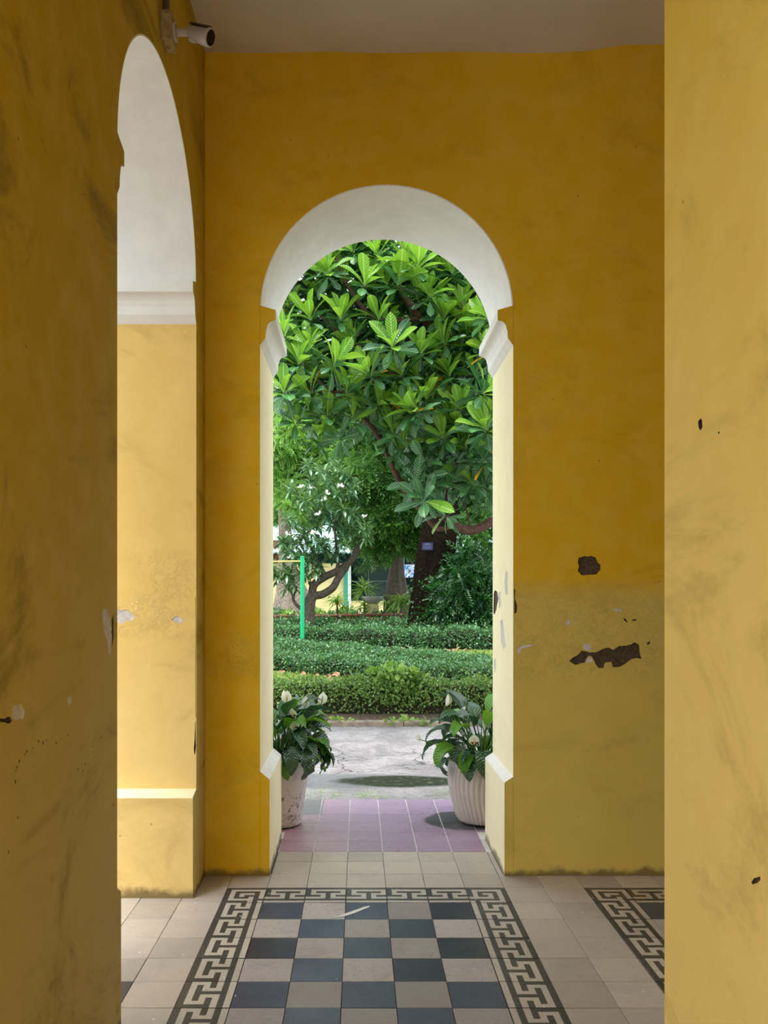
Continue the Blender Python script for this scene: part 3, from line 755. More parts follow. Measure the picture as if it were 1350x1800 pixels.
def blob_points(blobs, n, inner=0.55):
    """points near the surface of a union of ellipsoids with outward directions"""
    vol = np.array([b[3] * b[4] + b[4] * b[5] + b[3] * b[5] for b in blobs]); vol = vol / vol.sum()
    idx = rng.choice(len(blobs), n, p=vol); u = unit(n); r = inner + (1 - inner) * np.sqrt(rng.random(n))
    C = np.array([b[:3] for b in blobs])[idx]; S = np.array([b[3:6] for b in blobs])[idx]
    return C + u * S * r[:, None], u

def foliage(name, blobs, n, tmpl, size, mats, parent, up=0.4, jit=0.8, inner=0.5, kind='stuff', droop=0.0):
    p, u = blob_points(blobs, n, inner)
    d = u + rng.normal(size=(n, 3)) * jit; d[:, 2] -= droop
    nrm = UP * up + rng.normal(size=(n, 3)) * 0.5 + u * 0.4
    s = size * rng.uniform(0.7, 1.25, n)
    o = scatter(name, tmpl, p, basis(d, nrm), s, mats, parent); o['kind'] = kind
    return o

# ------------------------------------------------------------------ hedges
def hedge(label, pts, w, h, n, leaf, mat, seed, thin=0.0, extra=None, group=None):
    """clipped hedge following a ground line, width w, height h"""
    root = empty('clipped_hedge', (pts[0][0], pts[0][1], 0)); tag(root, label, 'hedge')
    ox, oy = pts[0]
    P2 = np.array([(a - ox, b - oy) for a, b in pts], float)
    seg = np.diff(P2, axis=0); ln = np.linalg.norm(seg, axis=1); cum = np.concatenate([[0], np.cumsum(ln)])
    def at(sv):
        i = np.clip(np.searchsorted(cum, sv, side='right') - 1, 0, len(ln) - 1)
        t = (sv - cum[i]) / ln[i]; c = P2[i] + seg[i] * t[:, None]; d = seg[i] / ln[i][:, None]
        return c, np.stack([-d[:, 1], d[:, 0]], 1)
    s = rng.random(n) * cum[-1]
    wob = 0.05 * np.sin(s * 2.1 + seed) + 0.06 * np.sin(s * 5.3 + seed * 2) + 0.05 * np.sin(s * 11.7 + seed * 3) + np.abs(rng.normal(size=n)) ** 3 * 0.02
    hh = h * (1 + wob * 1.3)
    # walk round the section: front face, top, back face
    q = rng.random(n) * (2 * h + w); r = 0.16
    y = np.where(q < h, -w / 2, np.where(q < h + w, q - h - w / 2, w / 2)); z = np.where(q < h, q, np.where(q < h + w, h, 2 * h + w - q))
    z = z * hh / h
    nx_ = np.where(q < h, -1., np.where(q < h + w, 0, 1.)); nz_ = np.where((q >= h) & (q < h + w), 1., 0.15)
    edge = (np.abs(y) > w / 2 - 0.08) & (z > hh - 0.1); z = np.where(edge, z - 0.03, z)
    y = y * (1 + 0.10 * np.sin(s * 3.7 + seed)) * np.where(z < 0.25 * h, 0.86, 1.0)
    dep = rng.random(n) ** 2 * 0.07
    c, nr = at(s)
    pos = np.stack([c[:, 0] + nr[:, 0] * (y - nx_ * dep), c[:, 1] + nr[:, 1] * (y - nx_ * dep), np.maximum(0.03, z - nz_ * dep) + rng.normal(size=n) * 0.014], 1)
    # nr points left of travel: front side faces the viewer when negative
    keep = rng.random(n) > thin * (z < 0.33 * h)
    out = np.stack([nr[:, 0] * nx_, nr[:, 1] * nx_, nz_], 1)
    d = out * 0.8 + rng.normal(size=(n, 3)) * 0.8 + UP * 0.35; nrm = out + UP * 0.5 + rng.normal(size=(n, 3)) * 0.55
    pos, d, nrm = pos[keep], d[keep], nrm[keep]; m = len(pos)
    o = scatter('foliage', OVAL, pos, basis(d, nrm), leaf * rng.uniform(0.7, 1.3, m), [mat], root); o['kind'] = 'stuff'
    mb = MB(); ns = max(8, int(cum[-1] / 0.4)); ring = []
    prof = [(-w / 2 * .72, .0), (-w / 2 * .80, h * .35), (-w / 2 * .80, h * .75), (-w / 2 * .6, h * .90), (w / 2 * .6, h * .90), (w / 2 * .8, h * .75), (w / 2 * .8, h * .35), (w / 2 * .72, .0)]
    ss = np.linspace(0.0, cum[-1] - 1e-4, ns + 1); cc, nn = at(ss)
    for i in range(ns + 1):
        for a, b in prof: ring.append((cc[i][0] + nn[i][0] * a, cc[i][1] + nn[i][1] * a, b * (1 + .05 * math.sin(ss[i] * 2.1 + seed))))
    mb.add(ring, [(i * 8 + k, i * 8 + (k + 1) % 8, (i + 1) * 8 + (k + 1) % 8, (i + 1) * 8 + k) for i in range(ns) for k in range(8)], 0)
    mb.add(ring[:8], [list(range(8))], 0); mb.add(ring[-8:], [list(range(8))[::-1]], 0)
    mb.build('light_block_core', [M['hedge_core']], root)  # solid dark core added inside the hedge to block light
    mb = MB()
    for i in range(int(cum[-1] * 9)):
        sv = random.uniform(0, cum[-1]); c1_, n1_ = at(np.array([sv])); a = random.uniform(-w * .40, w * .1)
        x_, y_ = c1_[0] + n1_[0] * a
        mb.tube([(x_, y_, -0.01), (x_ + random.uniform(-.04, .04), y_ + random.uniform(-.03, .03), h * .3), (x_ + random.uniform(-.12, .12), y_ - .03, h * .75)], [.010, .007, .004], 5, 0, False)
    so = mb.build('stems', [M['twig']], root); so['kind'] = 'stuff'
    return root
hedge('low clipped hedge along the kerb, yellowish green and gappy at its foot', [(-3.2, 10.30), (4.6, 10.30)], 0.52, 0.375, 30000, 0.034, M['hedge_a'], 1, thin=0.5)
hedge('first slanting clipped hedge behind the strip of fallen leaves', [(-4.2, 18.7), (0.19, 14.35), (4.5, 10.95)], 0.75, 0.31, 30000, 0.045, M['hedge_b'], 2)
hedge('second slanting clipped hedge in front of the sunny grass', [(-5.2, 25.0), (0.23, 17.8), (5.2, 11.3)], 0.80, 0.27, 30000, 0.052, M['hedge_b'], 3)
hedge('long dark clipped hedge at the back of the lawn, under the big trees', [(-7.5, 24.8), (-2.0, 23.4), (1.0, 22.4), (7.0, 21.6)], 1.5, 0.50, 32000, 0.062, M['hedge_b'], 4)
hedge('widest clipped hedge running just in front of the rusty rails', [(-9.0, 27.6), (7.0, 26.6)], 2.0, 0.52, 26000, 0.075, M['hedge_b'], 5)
# loose shrub breaking out of the kerb hedge
sh = empty('shrub', (0.48, 10.28, 0)); tag(sh, 'bright green self-sown shrub bulging out of the kerb hedge', 'shrub')
foliage('foliage', [(0, 0, .28, .34, .30, .24), (-.15, 0, .36, .2, .22, .14), (.22, 0, .34, .22, .22, .16)], 2300, OVAL, 0.055, [M['hedge_a']], sh)
foliage('shoots', [(-.05, -.05, .48, .30, .22, .08)], 260, OVAL, 0.09, [M['weed']], sh, up=.8)
mb = MB()
for i in range(9):
    a = random.uniform(0, 6.28); mb.tube([(0, 0, -.01), (.1 * math.cos(a), .1 * math.sin(a), .2), (.24 * math.cos(a), .2 * math.sin(a), .42)], [.012, .008, .004], 5)
mb.build('stems', [M['twig']], sh)['kind'] = 'stuff'
# grass on the lawn strips
def grass_patch(name, label, quad, n, size):
    q = np.array(quad); a = rng.random(n)[:, None]; b = rng.random(n)[:, None]
    p = (q[0] * (1 - a) + q[1] * a) * (1 - b) + (q[3] * (1 - a) + q[2] * a) * b
    pos = np.concatenate([p, np.zeros((n, 1))], 1); d = UP + rng.normal(size=(n, 3)) * .35
    o = scatter(name, BLADE, pos, basis(d, rng.normal(size=(n, 3))), size * rng.uniform(.6, 1.3, n), [M['grass']], None, wide=rng.uniform(1.5, 3, n))
    tag(o, label, 'grass', kind='stuff'); return o
grass_patch('lawn_grass', 'strip of short lawn between the kerb hedge and the slanting hedge', [(-4, 10.7), (2.4, 10.7), (-.2, 14.0), (-4, 17.6)], 16000, 0.05)
grass_patch('lawn_grass', 'sunlit yellowish lawn in front of the long dark hedge', [(.2, 18.6), (5.0, 12.5), (6.0, 20.6), (-.8, 21.5)], 16000, 0.06)
# fallen leaves, each one a thing where it shows
DL = leaf_template([(0, .03), (.3, .22), (.6, .26), (.85, .15), (1.0, .01)], 0.5, -0.45)
dl_me = []
for i in range(4):
    V, F, U = DL; vv = V.copy(); vv[:, 2] += 0.12 * np.sin(vv[:, 1] * 5 + i * 1.7) * (1 if i % 2 else -1) + .10; vv[:, 0] *= 1 + .2 * i
    mb = MB(); mb.add((vv * 0.16).tolist(), F, 0, True); dl_me.append(mb.mesh('dry_leaf', [M['dryleaf']]))
spots = [(494, 1180), (502, 1183), (511, 1182), (520, 1184), (528, 1188), (537, 1190), (546, 1189), (556, 1191), (563, 1188), (580, 1193), (586, 1190), (593, 1193), (600, 1190), (607, 1194), (613, 1193), (589, 1196), (599, 1197), (622, 1199), (629, 1197), (637, 1198), (643, 1200), (634, 1203), (626, 1203), (645, 1205), (533, 1185), (552, 1194), (572, 1193)]
for i, (px, py) in enumerate(spots):
    Y = 1440 * EYE / (py - 1042 + 2)
    o = obj('dry_leaf', dl_me[i % 4], None, ((px - 631) * Y / 1440, Y, 0.012 + 0.02 * (i % 3))); s = random.uniform(.55, 1.0); o.scale = (s, s * .8, s * .6)
    o.rotation_euler = (random.uniform(-.5, .5), random.uniform(-.5, .5), random.uniform(0, 6.28))
    tag(o, 'curled brown fallen leaf on the lawn behind the kerb hedge', 'leaf', 'fallen leaves on the near lawn strip')
for i, (px, py) in enumerate([(785, 1146), (790, 1148), (796, 1147), (802, 1144), (810, 1147), (817, 1148), (823, 1146), (793, 1151), (788, 1154), (714, 1145), (722, 1144)]):
    Y = 1440 * EYE / (py - 1042)
    o = obj('dry_leaf', dl_me[i % 4], None, ((px - 631) * Y / 1440, Y, 0.03)); s = random.uniform(.8, 1.4); o.scale = (s, s, s * .5)
    o.rotation_euler = (random.uniform(-.4, .4), random.uniform(-.4, .4), random.uniform(0, 6.28))
    tag(o, 'pale dry leaf on the sunlit grass in front of the long dark hedge', 'leaf', 'fallen leaves on the far lawn')

# weeds
def weed(px, py, z, n, size, label, tm=OVAL, wide=.8, cat='weed', name='weed'):
    Y = 1440 * (EYE - z) / (py - 1042); X = (px - 631) * Y / 1440
    a = rng.random(n) * 6.28; rr = rng.random(n) ** .7 * size * wide
    pos = np.stack([np.cos(a) * rr * 1.5, np.sin(a) * rr, rng.random(n) * size * .6], 1)
    d = np.stack([np.cos(a) * .7, np.sin(a) * .7, rng.uniform(.2, 1.2, n)], 1)
    o = scatter(name, tm, pos, basis(d, UP + rng.normal(size=(n, 3)) * .4), size * .6 * rng.uniform(.6, 1.2, n), [M['weed']]); o.location = (X, Y, z)
    tag(o, label, cat, kind='stuff'); return o
weed(571, 1402, GZ, 90, .075, 'grass tuft at the step edge beside the marbled pot', BLADE, 1.2, 'grass', 'grass_tuft')
weed(651, 1406, GZ, 90, .075, 'middle grass tuft at the edge of the mauve step', BLADE, 1.2, 'grass', 'grass_tuft')
weed(783, 1398, GZ, 60, .065, 'grass tuft on the path just left of the ribbed pot', BLADE, 1.0, 'grass', 'grass_tuft')
weed(602, 1275, GZ, 26, .12, 'leafy weed on the kerb, nearest to the marbled pot')
weed(689, 1276, GZ, 20, .12, 'leafy weed on the kerb in the middle of the path')
weed(718, 1275, GZ, 26, .13, 'yellow-tinged weed on the kerb below the bulging shrub')
weed(757, 1276, GZ, 22, .11, 'leafy weed on the kerb left of the ribbed pot')

# ------------------------------------------------------------------ broad-leaved tree in front
tree = empty('broad_leaved_tree', (2.55, 10.75, 0)); tag(tree, 'broad-leaved tree whose glossy rosettes fill the top of the arch', 'tree')
T0 = Vector((2.55, 10.75, 0))
def tp(px, py, Y): return P(px, py, Y) - T0
mb = MB()
tr_pts = smooth_line([(0, 0, -.02), (.02, -.02, .5), (-.05, -.06, 1.1), (-.1, -.12, 1.9), (.1, -.1, 3.0), (.15, 0, 4.2)], 4)
mb.tube(tr_pts, lerp_list([.20, .16, .14, .13, .10, .07], len(tr_pts)), 12)
mb.build('trunk', [M['bark_red']], tree)
def branch(pts, rad, name='branch'):
    L = smooth_line(pts, 4); mb = MB(); mb.tube(L, lerp_list(rad, len(L)), 8); return mb.build(name, [M['bark_red']], tree)
branch([(-.07, -.08, 1.35), tp(960, 885, 9.9), tp(900, 905, 9.6), tp(865, 917, 9.4), tp(835, 931, 9.3), tp(812, 930, 9.25), tp(790, 915, 9.2), tp(772, 905, 9.15)], [.085, .07, .062, .056, .052, .050, .044, .030])
branch([tp(800, 923, 9.22), tp(770, 930, 9.25), tp(748, 905, 9.3), tp(722, 875, 9.3), tp(703, 848, 9.25), tp(684, 805, 9.2), tp(664, 765, 9.1), tp(640, 735, 9.0), tp(600, 700, 8.9), tp(560, 670, 8.8)], [.022, .030, .036, .036, .034, .032, .030, .024, .018, .010])
branch([(-.1, -.12, 1.9), tp(900, 900, 10.2), tp(862, 868, 9.8), tp(845, 845, 9.7), tp(815, 822, 9.6), tp(780, 800, 9.5), tp(745, 772, 9.4), tp(715, 740, 9.3), tp(690, 690, 9.2)], [.06, .045, .035, .03, .026, .024, .02, .018, .012])
branch([tp(845, 845, 9.7), tp(820, 868, 9.5), tp(790, 880, 9.4), tp(760, 884, 9.35)], [.014, .011, .009, .006], 'twig')
branch([tp(826, 932, 9.27), tp(822, 905, 9.3), tp(815, 885, 9.3), tp(806, 868, 9.25)], [.013, .010, .008, .006], 'twig')
branch([tp(706, 705, 9.2), tp(690, 722, 9.1), tp(672, 738, 9.05), tp(655, 752, 9.0)], [.008, .007, .006, .005], 'twig')
branch([(.1, -.1, 2.8), tp(860, 640, 10.0), tp(800, 600, 9.5), tp(740, 560, 9.2), tp(700, 500, 9.0), tp(690, 440, 8.9)], [.07, .05, .04, .032, .024, .012])
branch([tp(800, 600, 9.5), tp(720, 640, 9.3), tp(650, 620, 9.1), tp(590, 580, 8.9), tp(550, 540, 8.8)], [.034, .028, .024, .018, .010])
branch([tp(740, 560, 9.2), tp(660, 560, 9.1), tp(610, 500, 8.9), tp(590, 450, 8.8)], [.03, .024, .018, .010])
branch([(.1, -.1, 3.0), tp(930, 560, 10.2), tp(860, 500, 9.6), tp(800, 440, 9.2)], [.07, .05, .035, .02])
branch([tp(720, 640, 9.3), tp(640, 680, 9.0), tp(570, 690, 8.8), tp(510, 670, 8.6)], [.026, .022, .016, .010])

# rosette centres: hand placed where the photograph shows them, then filled in behind
RS = [(500, 590, 8.5, 1), (545, 560, 8.6, 1), (588, 640, 8.3, 1.1), (600, 560, 8.6, 1), (640, 500, 8.5, 1.1), (575, 480, 8.7, 1), (665, 560, 8.5, .9), (690, 610, 8.4, 1.05),
      (700, 500, 8.5, 1.1), (735, 470, 8.4, 1.2), (710, 440, 8.7, 1.1), (665, 450, 8.8, 1), (755, 520, 8.6, 1), (795, 480, 8.9, 1), (620, 440, 8.9, 1), (770, 440, 8.8, 1.1),
      (525, 640, 8.4, 1), (500, 690, 8.3, 1), (545, 690, 8.4, 1.05), (575, 730, 8.5, 1), (610, 690, 8.5, 1), (650, 660, 8.5, 1), (545, 610, 8.5, .9), (620, 600, 8.7, .9),
      (705, 660, 8.6, 1), (740, 620, 8.7, 1), (780, 600, 8.9, 1), (815, 540, 9.1, 1.1), (780, 560, 9.0, 1.1), (840, 590, 9.0, 1), (858, 560, 8.6, 1), (862, 620, 8.7, 1),
      (750, 700, 8.7, 1.05), (720, 725, 8.6, 1.0), (790, 660, 9.0, 1), (850, 690, 8.4, 1.15), (855, 755, 8.5, 1.1), (810, 720, 9.0, 1), (735, 720, 8.5, 1), (690, 760, 8.8, .9),
      (780, 770, 8.9, 1), (820, 790, 9.0, 1), (850, 810, 8.9, 1), (745, 810, 8.9, 1), (730, 850, 8.9, 1.1), (745, 880, 8.8, 1.05), (790, 850, 9.1, 1), (830, 850, 9.1, 1),
      (780, 905, 9.0, .9), (700, 790, 9.0, .9), (595, 770, 8.6, .9), (560, 770, 8.6, .9), (620, 740, 8.7, .9), (520, 740, 8.6, .8), (665, 710, 8.7, .95), (855, 870, 9.2, .9)]
rr = random.Random(3)
def low(x):   # lower rim of the crown in the picture as a function of its x
    pts = [(440, 700), (480, 710), (540, 785), (600, 790), (650, 770), (690, 820), (740, 890), (800, 910), (870, 890), (1000, 880)]
    for (a, b), (c, d) in zip(pts, pts[1:]):
        if a <= x <= c: return b + (d - b) * (x - a) / (c - a)
    return 700
for yy in range(415, 900, 40):
    for xx in range(470, 900, 42):
        x = xx + rr.uniform(-16, 16); y = yy + rr.uniform(-16, 16)
        if y < low(x) - 25: RS.append((x, y, 9.15 + rr.uniform(-.15, .5), rr.uniform(.85, 1.05)))
for yy in range(420, 800, 50):
    for xx in range(490, 900, 52):
        x = xx + rr.uniform(-18, 18); y = yy + rr.uniform(-18, 18)
        if y < low(x) - 60: RS.append((x, y, 10.2 + rr.uniform(-.2, .6), 1.0))
for yy in range(410, 760, 38):
    for xx in range(480, 900, 40):
        x = xx + rr.uniform(-18, 18); y = yy + rr.uniform(-16, 16)
        if y < low(x) - 40: RS.append((x, y, 9.75 + rr.uniform(-.2, .3), 1.1))
n_view = len(RS)
# crown outside the frame, as far as the arch hides it
for i in range(120):
    a = rr.uniform(0, 6.28); X = 1.2 + rr.uniform(-2.1, 3.2); Y = rr.uniform(8.5, 11.6); Z = rr.uniform(4.6, 6.6) if rr.random() < .55 else rr.uniform(2.6, 6.2)
    if Z < 4.7 and X < 2.0: X += 2.0
    RS.append((X * 1440 / Y + 631, 1042 - (Z - EYE) * 1440 / Y, Y, 1.0))
Lp = []; Ld = []; Ln = []; Ls = []; Lm = []
for i, (px, py, Y, sc) in enumerate(RS):
    c = P(px, py, Y)
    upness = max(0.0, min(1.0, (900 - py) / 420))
    axis = Vector((rr.gauss(-.12, .34), rr.gauss(-.32, .30), 0.35 + .55 * upness)).normalized()
    a0 = rr.uniform(0, 6.28); nl = rr.randint(15, 20)
    ox = axis.orthogonal().normalized(); oy = axis.cross(ox)
    for k in range(nl):
        t = k / (nl - 1)                     # 0 centre, 1 outermost
        az = a0 + k * 2.399; el = R(80 - 105 * t - 25 * (1 - upness) * t + rr.uniform(-9, 9))
        rad = ox * math.cos(az) + oy * math.sin(az)
        d = (rad * math.cos(el) + axis * math.sin(el)).normalized()
        nrm = (axis * math.cos(el) - rad * math.sin(el)) + Vector((rr.gauss(0, .12), rr.gauss(0, .12), rr.gauss(0, .12)))
        Lp.append(c - axis * (0.055 * t) + d * .012 - T0); Ld.append(d); Ln.append(nrm)
        Ls.append((0.205 + 0.105 * math.sin(math.pi * min(1, t * 1.15 + .15))) * sc * rr.uniform(.88, 1.12))
        Lm.append(2 if rr.random() < .006 else (0 if t < .20 + .28 * upness and upness > .25 and Y < 9.4 or rr.random() < .06 else 1))  # fewer young leaves low and deep: crown shade set through the leaf mix
Lp = np.array([tuple(v) for v in Lp]); Ld = np.array([tuple(v) for v in Ld]); Ln = np.array([tuple(v) for v in Ln]); Ls = np.array(Ls); Lm = np.array(Lm)
Bs = basis(Ld, Ln)
# the 300 leaves that show largest: nearest ones inside the arch
wp = Lp + np.array([tuple(T0)]); sx = wp[:, 0] * 1440 / wp[:, 1] + 631; sy = 1042 - (wp[:, 2] - EYE) * 1440 / wp[:, 1]
vis = (sx > 490) & (sx < 862) & (sy < 920) & (sy > 425)
face = np.abs(Bs[:, 1, 2]) + .3
score = np.where(vis, Ls / wp[:, 1] * face * np.where(wp[:, 1] < 8.95, 1.6, .6), 0)
order = np.argsort(-score)[:296]; sel = np.zeros(len(Lp), bool); sel[order] = True
lm = []
for k, mt in enumerate((M['big_young'], M['big_old'], M['big_orange'])):
    V, F, U = OBOV
    for j in range(3):
        vv = V.copy(); vv[:, 2] = vv[:, 2] * (0.5 + .7 * j) + .03 * np.sin(vv[:, 1] * 9) * (vv[:, 0] != 0); vv[:, 0] *= (1.05, .92, 1.15)[j]
        me = bpy.data.meshes.new('leaf'); me.from_pydata(vv.tolist(), [], F); me.materials.append(mt)
        uvl = me.uv_layers.new(name='UVMap'); fl_ = [q for f in F for q in f]; uvl.data.foreach_set('uv', U[fl_].astype(np.float32).ravel())
        me.polygons.foreach_set('use_smooth', [True] * len(F)); me.update(); lm.append(me)
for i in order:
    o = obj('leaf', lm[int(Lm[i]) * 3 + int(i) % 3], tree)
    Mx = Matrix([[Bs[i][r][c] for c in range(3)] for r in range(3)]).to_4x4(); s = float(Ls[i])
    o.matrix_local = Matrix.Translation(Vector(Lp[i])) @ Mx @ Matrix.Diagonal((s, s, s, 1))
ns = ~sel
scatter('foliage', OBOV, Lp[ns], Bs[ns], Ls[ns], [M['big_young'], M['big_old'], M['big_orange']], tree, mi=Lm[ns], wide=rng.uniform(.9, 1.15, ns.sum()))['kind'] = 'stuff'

# ------------------------------------------------------------------ trees further back
def trunk(mb_name, pts, rad, mat, parent, n=12, flute=0.0, nf=6):
    L = smooth_line(pts, 4); mb = MB(); rl = lerp_list(rad, len(L)); mb.tube(L, rl, n * (2 if flute else 1))
    if flute:
        m = n * 2
        for i in range(len(L)):
            for k in range(m):
                v = Vector(mb.v[i * m + k]); c = L[i]; f = 1 + flute * (rl[i] / rl[0]) * math.cos(nf * 2 * math.pi * k / m + i * .15)
                mb.v[i * m + k] = tuple(c + (v - c) * f)
    return mb.build(mb_name, [mat], parent)
def rel(px, py, Y, O): return P(px, py, Y) - O
def blobs_px(L, O): return [(*(P(x, y, Y) - O), r * Y / 1440, r * Y / 1440 * 1.1, r * Y / 1440 * (a if a else .8)) for x, y, Y, r, a in L]
# pale buttressed tree at left
O = Vector(((518 - 631) * 33 / 1440, 33, 0)); t1 = empty('buttressed_tree', O); tag(t1, 'tree with pale grooved buttressed trunk behind the green post', 'tree')
trunk('trunk', [rel(520, 1107, 33, O) * 1, rel(516, 1060, 33, O), rel(508, 1015, 33, O), rel(503, 960, 33, O), rel(500, 900, 33, O), rel(498, 800, 33, O), rel(505, 650, 33, O)], [.95, .72, .42, .27, .24, .2, .12], M['bark_grey'], t1, 16, .22, 7)
trunk('branch', [rel(499, 850, 33, O), rel(540, 780, 33, O), rel(580, 720, 33, O)], [.13, .09, .04], M['bark_mid'], t1)
foliage('foliage', blobs_px([(500, 770, 32.5, 48, 0), (530, 735, 33, 45, 0), (490, 690, 33, 50, 0), (555, 800, 33.5, 42, 0), (470, 800, 33, 45, 0), (600, 760, 34, 50, 0), (450, 700, 34, 60, 0), (540, 650, 35, 60, 0), (500, 850, 33, 34, 0), (525, 880, 32.6, 30, 0), (560, 860, 33.5, 36, 0), (590, 830, 34, 45, 0), (540, 905, 34, 24, 0), (470, 900, 34, 20, 0)], O), 13500, SPRAY, 0.34, [M['bright']], t1)
# drooping-leaved tree in the middle
O = Vector(((697 - 631) * 31 / 1440, 31, 0)); t2 = empty('drooping_tree', O); tag(t2, 'tree with rough grey trunk and drooping leaf sprays in mid view', 'tree')
trunk('trunk', [rel(697, 1110, 31, O), rel(697, 1050, 31, O), rel(697, 1010, 31, O), rel(700, 975, 31, O), rel(706, 940, 31, O), rel(712, 860, 31, O), rel(700, 780, 31, O)], [.50, .44, .30, .22, .18, .14, .08], M['bark_mid'], t2, 14, .15, 6)
trunk('branch', [rel(706, 935, 31, O), rel(680, 880, 30, O), rel(650, 820, 29, O)], [.12, .08, .04], M['bark_mid'], t2)
foliage('foliage', blobs_px([(655, 840, 28, 50, 0), (695, 880, 28, 42, 0), (660, 905, 28, 36, 0), (720, 830, 29, 55, 0), (640, 790, 29, 45, 0), (690, 790, 29, 50, 0), (745, 900, 29, 30, 0), (675, 935, 28.5, 24, 0), (710, 740, 31, 60, 0), (620, 850, 29, 34, 0), (645, 930, 29, 30, 0), (625, 900, 29.5, 26, 0), (670, 955, 28.5, 20, 0), (735, 945, 29, 18, 0), (720, 920, 29, 26, 0)], O), 11000, SPRAYL, 0.42, [M['mid']], t2, droop=1.0)
# frangipani
O = Vector(((541 - 631) * 25.6 / 1440, 25.6, 0)); t3 = empty('frangipani_tree', O); tag(t3, 'crooked frangipani with forked limbs and white flower clusters', 'tree')
Yp = 25.6
trunk('trunk', [rel(541, 1126, Yp, O), rel(540, 1085, Yp, O), rel(544, 1060, Yp, O), rel(550, 1045, Yp, O)], [.26, .24, .19, .15], M['bark_mid'], t3)
limbs = [[(549, 1047), (552, 1028), (571, 1014), (590, 1005), (610, 992), (625, 976), (633, 955), (638, 938)],
         [(549, 1047), (566, 1045), (585, 1033), (594, 1017), (605, 1002), (619, 980), (628, 960)],
         [(590, 1006), (594, 990), (592, 965), (588, 930), (584, 900)], [(541, 1078), (520, 1062), (515, 1048), (521, 1036), (512, 1022)],
         [(571, 1014), (560, 985), (545, 960), (530, 940)], [(588, 930), (600, 900), (605, 870)], [(588, 930), (570, 895), (555, 870)]]
for i, L in enumerate(limbs):
    n = len(L); trunk('branch', [rel(x, y, Yp + (.0 if i < 2 else .2 * (i - 3)) * (j > 0), O) for j, (x, y) in enumerate(L)], ([.13, .11, .07] if i < 2 else [.06, .045, .025]), M['bark_mid'], t3, 8)
pr = [(480, 1003), (505, 1008), (545, 990), (520, 982), (500, 948), (535, 942), (555, 928), (575, 958), (602, 955), (585, 975), (640, 992), (560, 880), (540, 852), (580, 850), (600, 870), (622, 902), (530, 882), (610, 842), (565, 832), (590, 922), (512, 918), (545, 962), (640, 932), (625, 922), (498, 975), (560, 1000), (535, 1015), (515, 860), (600, 900), (572, 905), (548, 905), (520, 960), (490, 1015), (625, 860), (590, 820), (545, 820), (510, 1030), (560, 955), (610, 935), (638, 950)]
pp = []; pd = []; pn = []; ps = []
fl_c = []
for (x, y) in pr * 4:
    c = rel(x + rr.uniform(-9, 9), y + rr.uniform(-8, 8), Yp + rr.uniform(-.7, .9), O); a0 = rr.uniform(0, 6.28)
    fl_c.append(c)
    for k in range(13):
        az = a0 + k * 2.4; el = R(65 - 8.5 * k); d = Vector((math.cos(az) * math.cos(el), math.sin(az) * math.cos(el), math.sin(el)))
        pp.append(c + d * .03); pd.append(d); pn.append(Vector((-math.cos(az) * math.sin(el), -math.sin(az) * math.sin(el), math.cos(el)))); ps.append(rr.uniform(.28, .38))
A_ = lambda L: np.array([tuple(v) for v in L])
scatter('foliage', LANCE, A_(pp), basis(A_(pd), A_(pn)), np.array(ps), [M['plum']], t3)['kind'] = 'stuff'
for j, (x, y) in enumerate([(530, 857), (546, 859), (568, 879), (552, 938), (507, 940), (598, 856), (560, 905), (510, 982), (642, 910), (573, 868)]):
    c = rel(x, y, Yp - .75, O); n = 9; dd = unit(n); dd[:, 2] = np.abs(dd[:, 2])
    scatter('flower_cluster', OVAL, np.array([tuple(c)]) + dd * .03, basis(dd, unit(n)), .11 * np.ones(n), [M['petal']], t3)
# big dark tree, its sign and the dark bush
O = Vector(((757 - 631) * 24 / 1440, 24, 0)); t4 = empty('dark_tree', O); tag(t4, 'massive dark trunked tree that carries the small navy sign', 'tree')
trunk('trunk', [rel(757, 1131, 24, O), rel(757, 1085, 24, O), rel(760, 1020, 24, O), rel(768, 960, 24, O), rel(778, 900, 24, O), rel(795, 830, 24, O), rel(815, 740, 24, O), rel(830, 600, 24, O)], [.74, .64, .56, .56, .50, .44, .36, .22], M['bark_dark'], t4, 16, .10, 6)
trunk('branch', [rel(785, 880, 24, O), rel(745, 800, 24.5, O), rel(700, 700, 25, O)], [.28, .2, .12], M['bark_dark'], t4)
foliage('foliage', blobs_px([(845, 890, 25.5, 34, 0), (830, 850, 26, 40, 0), (870, 940, 26, 30, 0), (800, 800, 26, 45, 0), (770, 830, 25.5, 36, 0), (820, 930, 25.2, 26, 0), (760, 700, 27, 70, 0), (860, 720, 27, 90, 0), (700, 640, 27, 80, 0), (800, 560, 27, 110, 0), (900, 840, 26, 60, 0)], O), 12500, SPRAY, 0.36, [M['mid']], t4)
scatter_n = 380
a = rng.random(scatter_n) * 3.3 + 3.0; zz = rng.random(scatter_n) ** 1.6 * 2.2
iv = scatter('ivy', OVAL, np.stack([np.cos(a) * (.70 - .05 * zz), np.sin(a) * (.70 - .05 * zz), zz], 1), basis(np.stack([np.cos(a), np.sin(a), -.8 + 0 * a], 1), UP + rng.normal(size=(scatter_n, 3))), .10 * rng.uniform(.6, 1.2, scatter_n), [M['darkb']], t4); iv['kind'] = 'stuff'
sg = MB(); sx0, sz0 = onY(742, 967, 23.36); sx1, sz1 = onY(761, 953.5, 23.36)
sign = empty('plant_name_sign', ((sx0 + sx1) / 2, 23.36, sz0)); tag(sign, 'small navy plaque with pale lines of lettering on the dark trunk', 'sign')
w_ = (sx1 - sx0) / 2; h_ = sz1 - sz0
sg.box(-w_, w_, 0, .06, 0, h_, 0); sg.build('plate', [M['sign']], sign)
sg = MB()
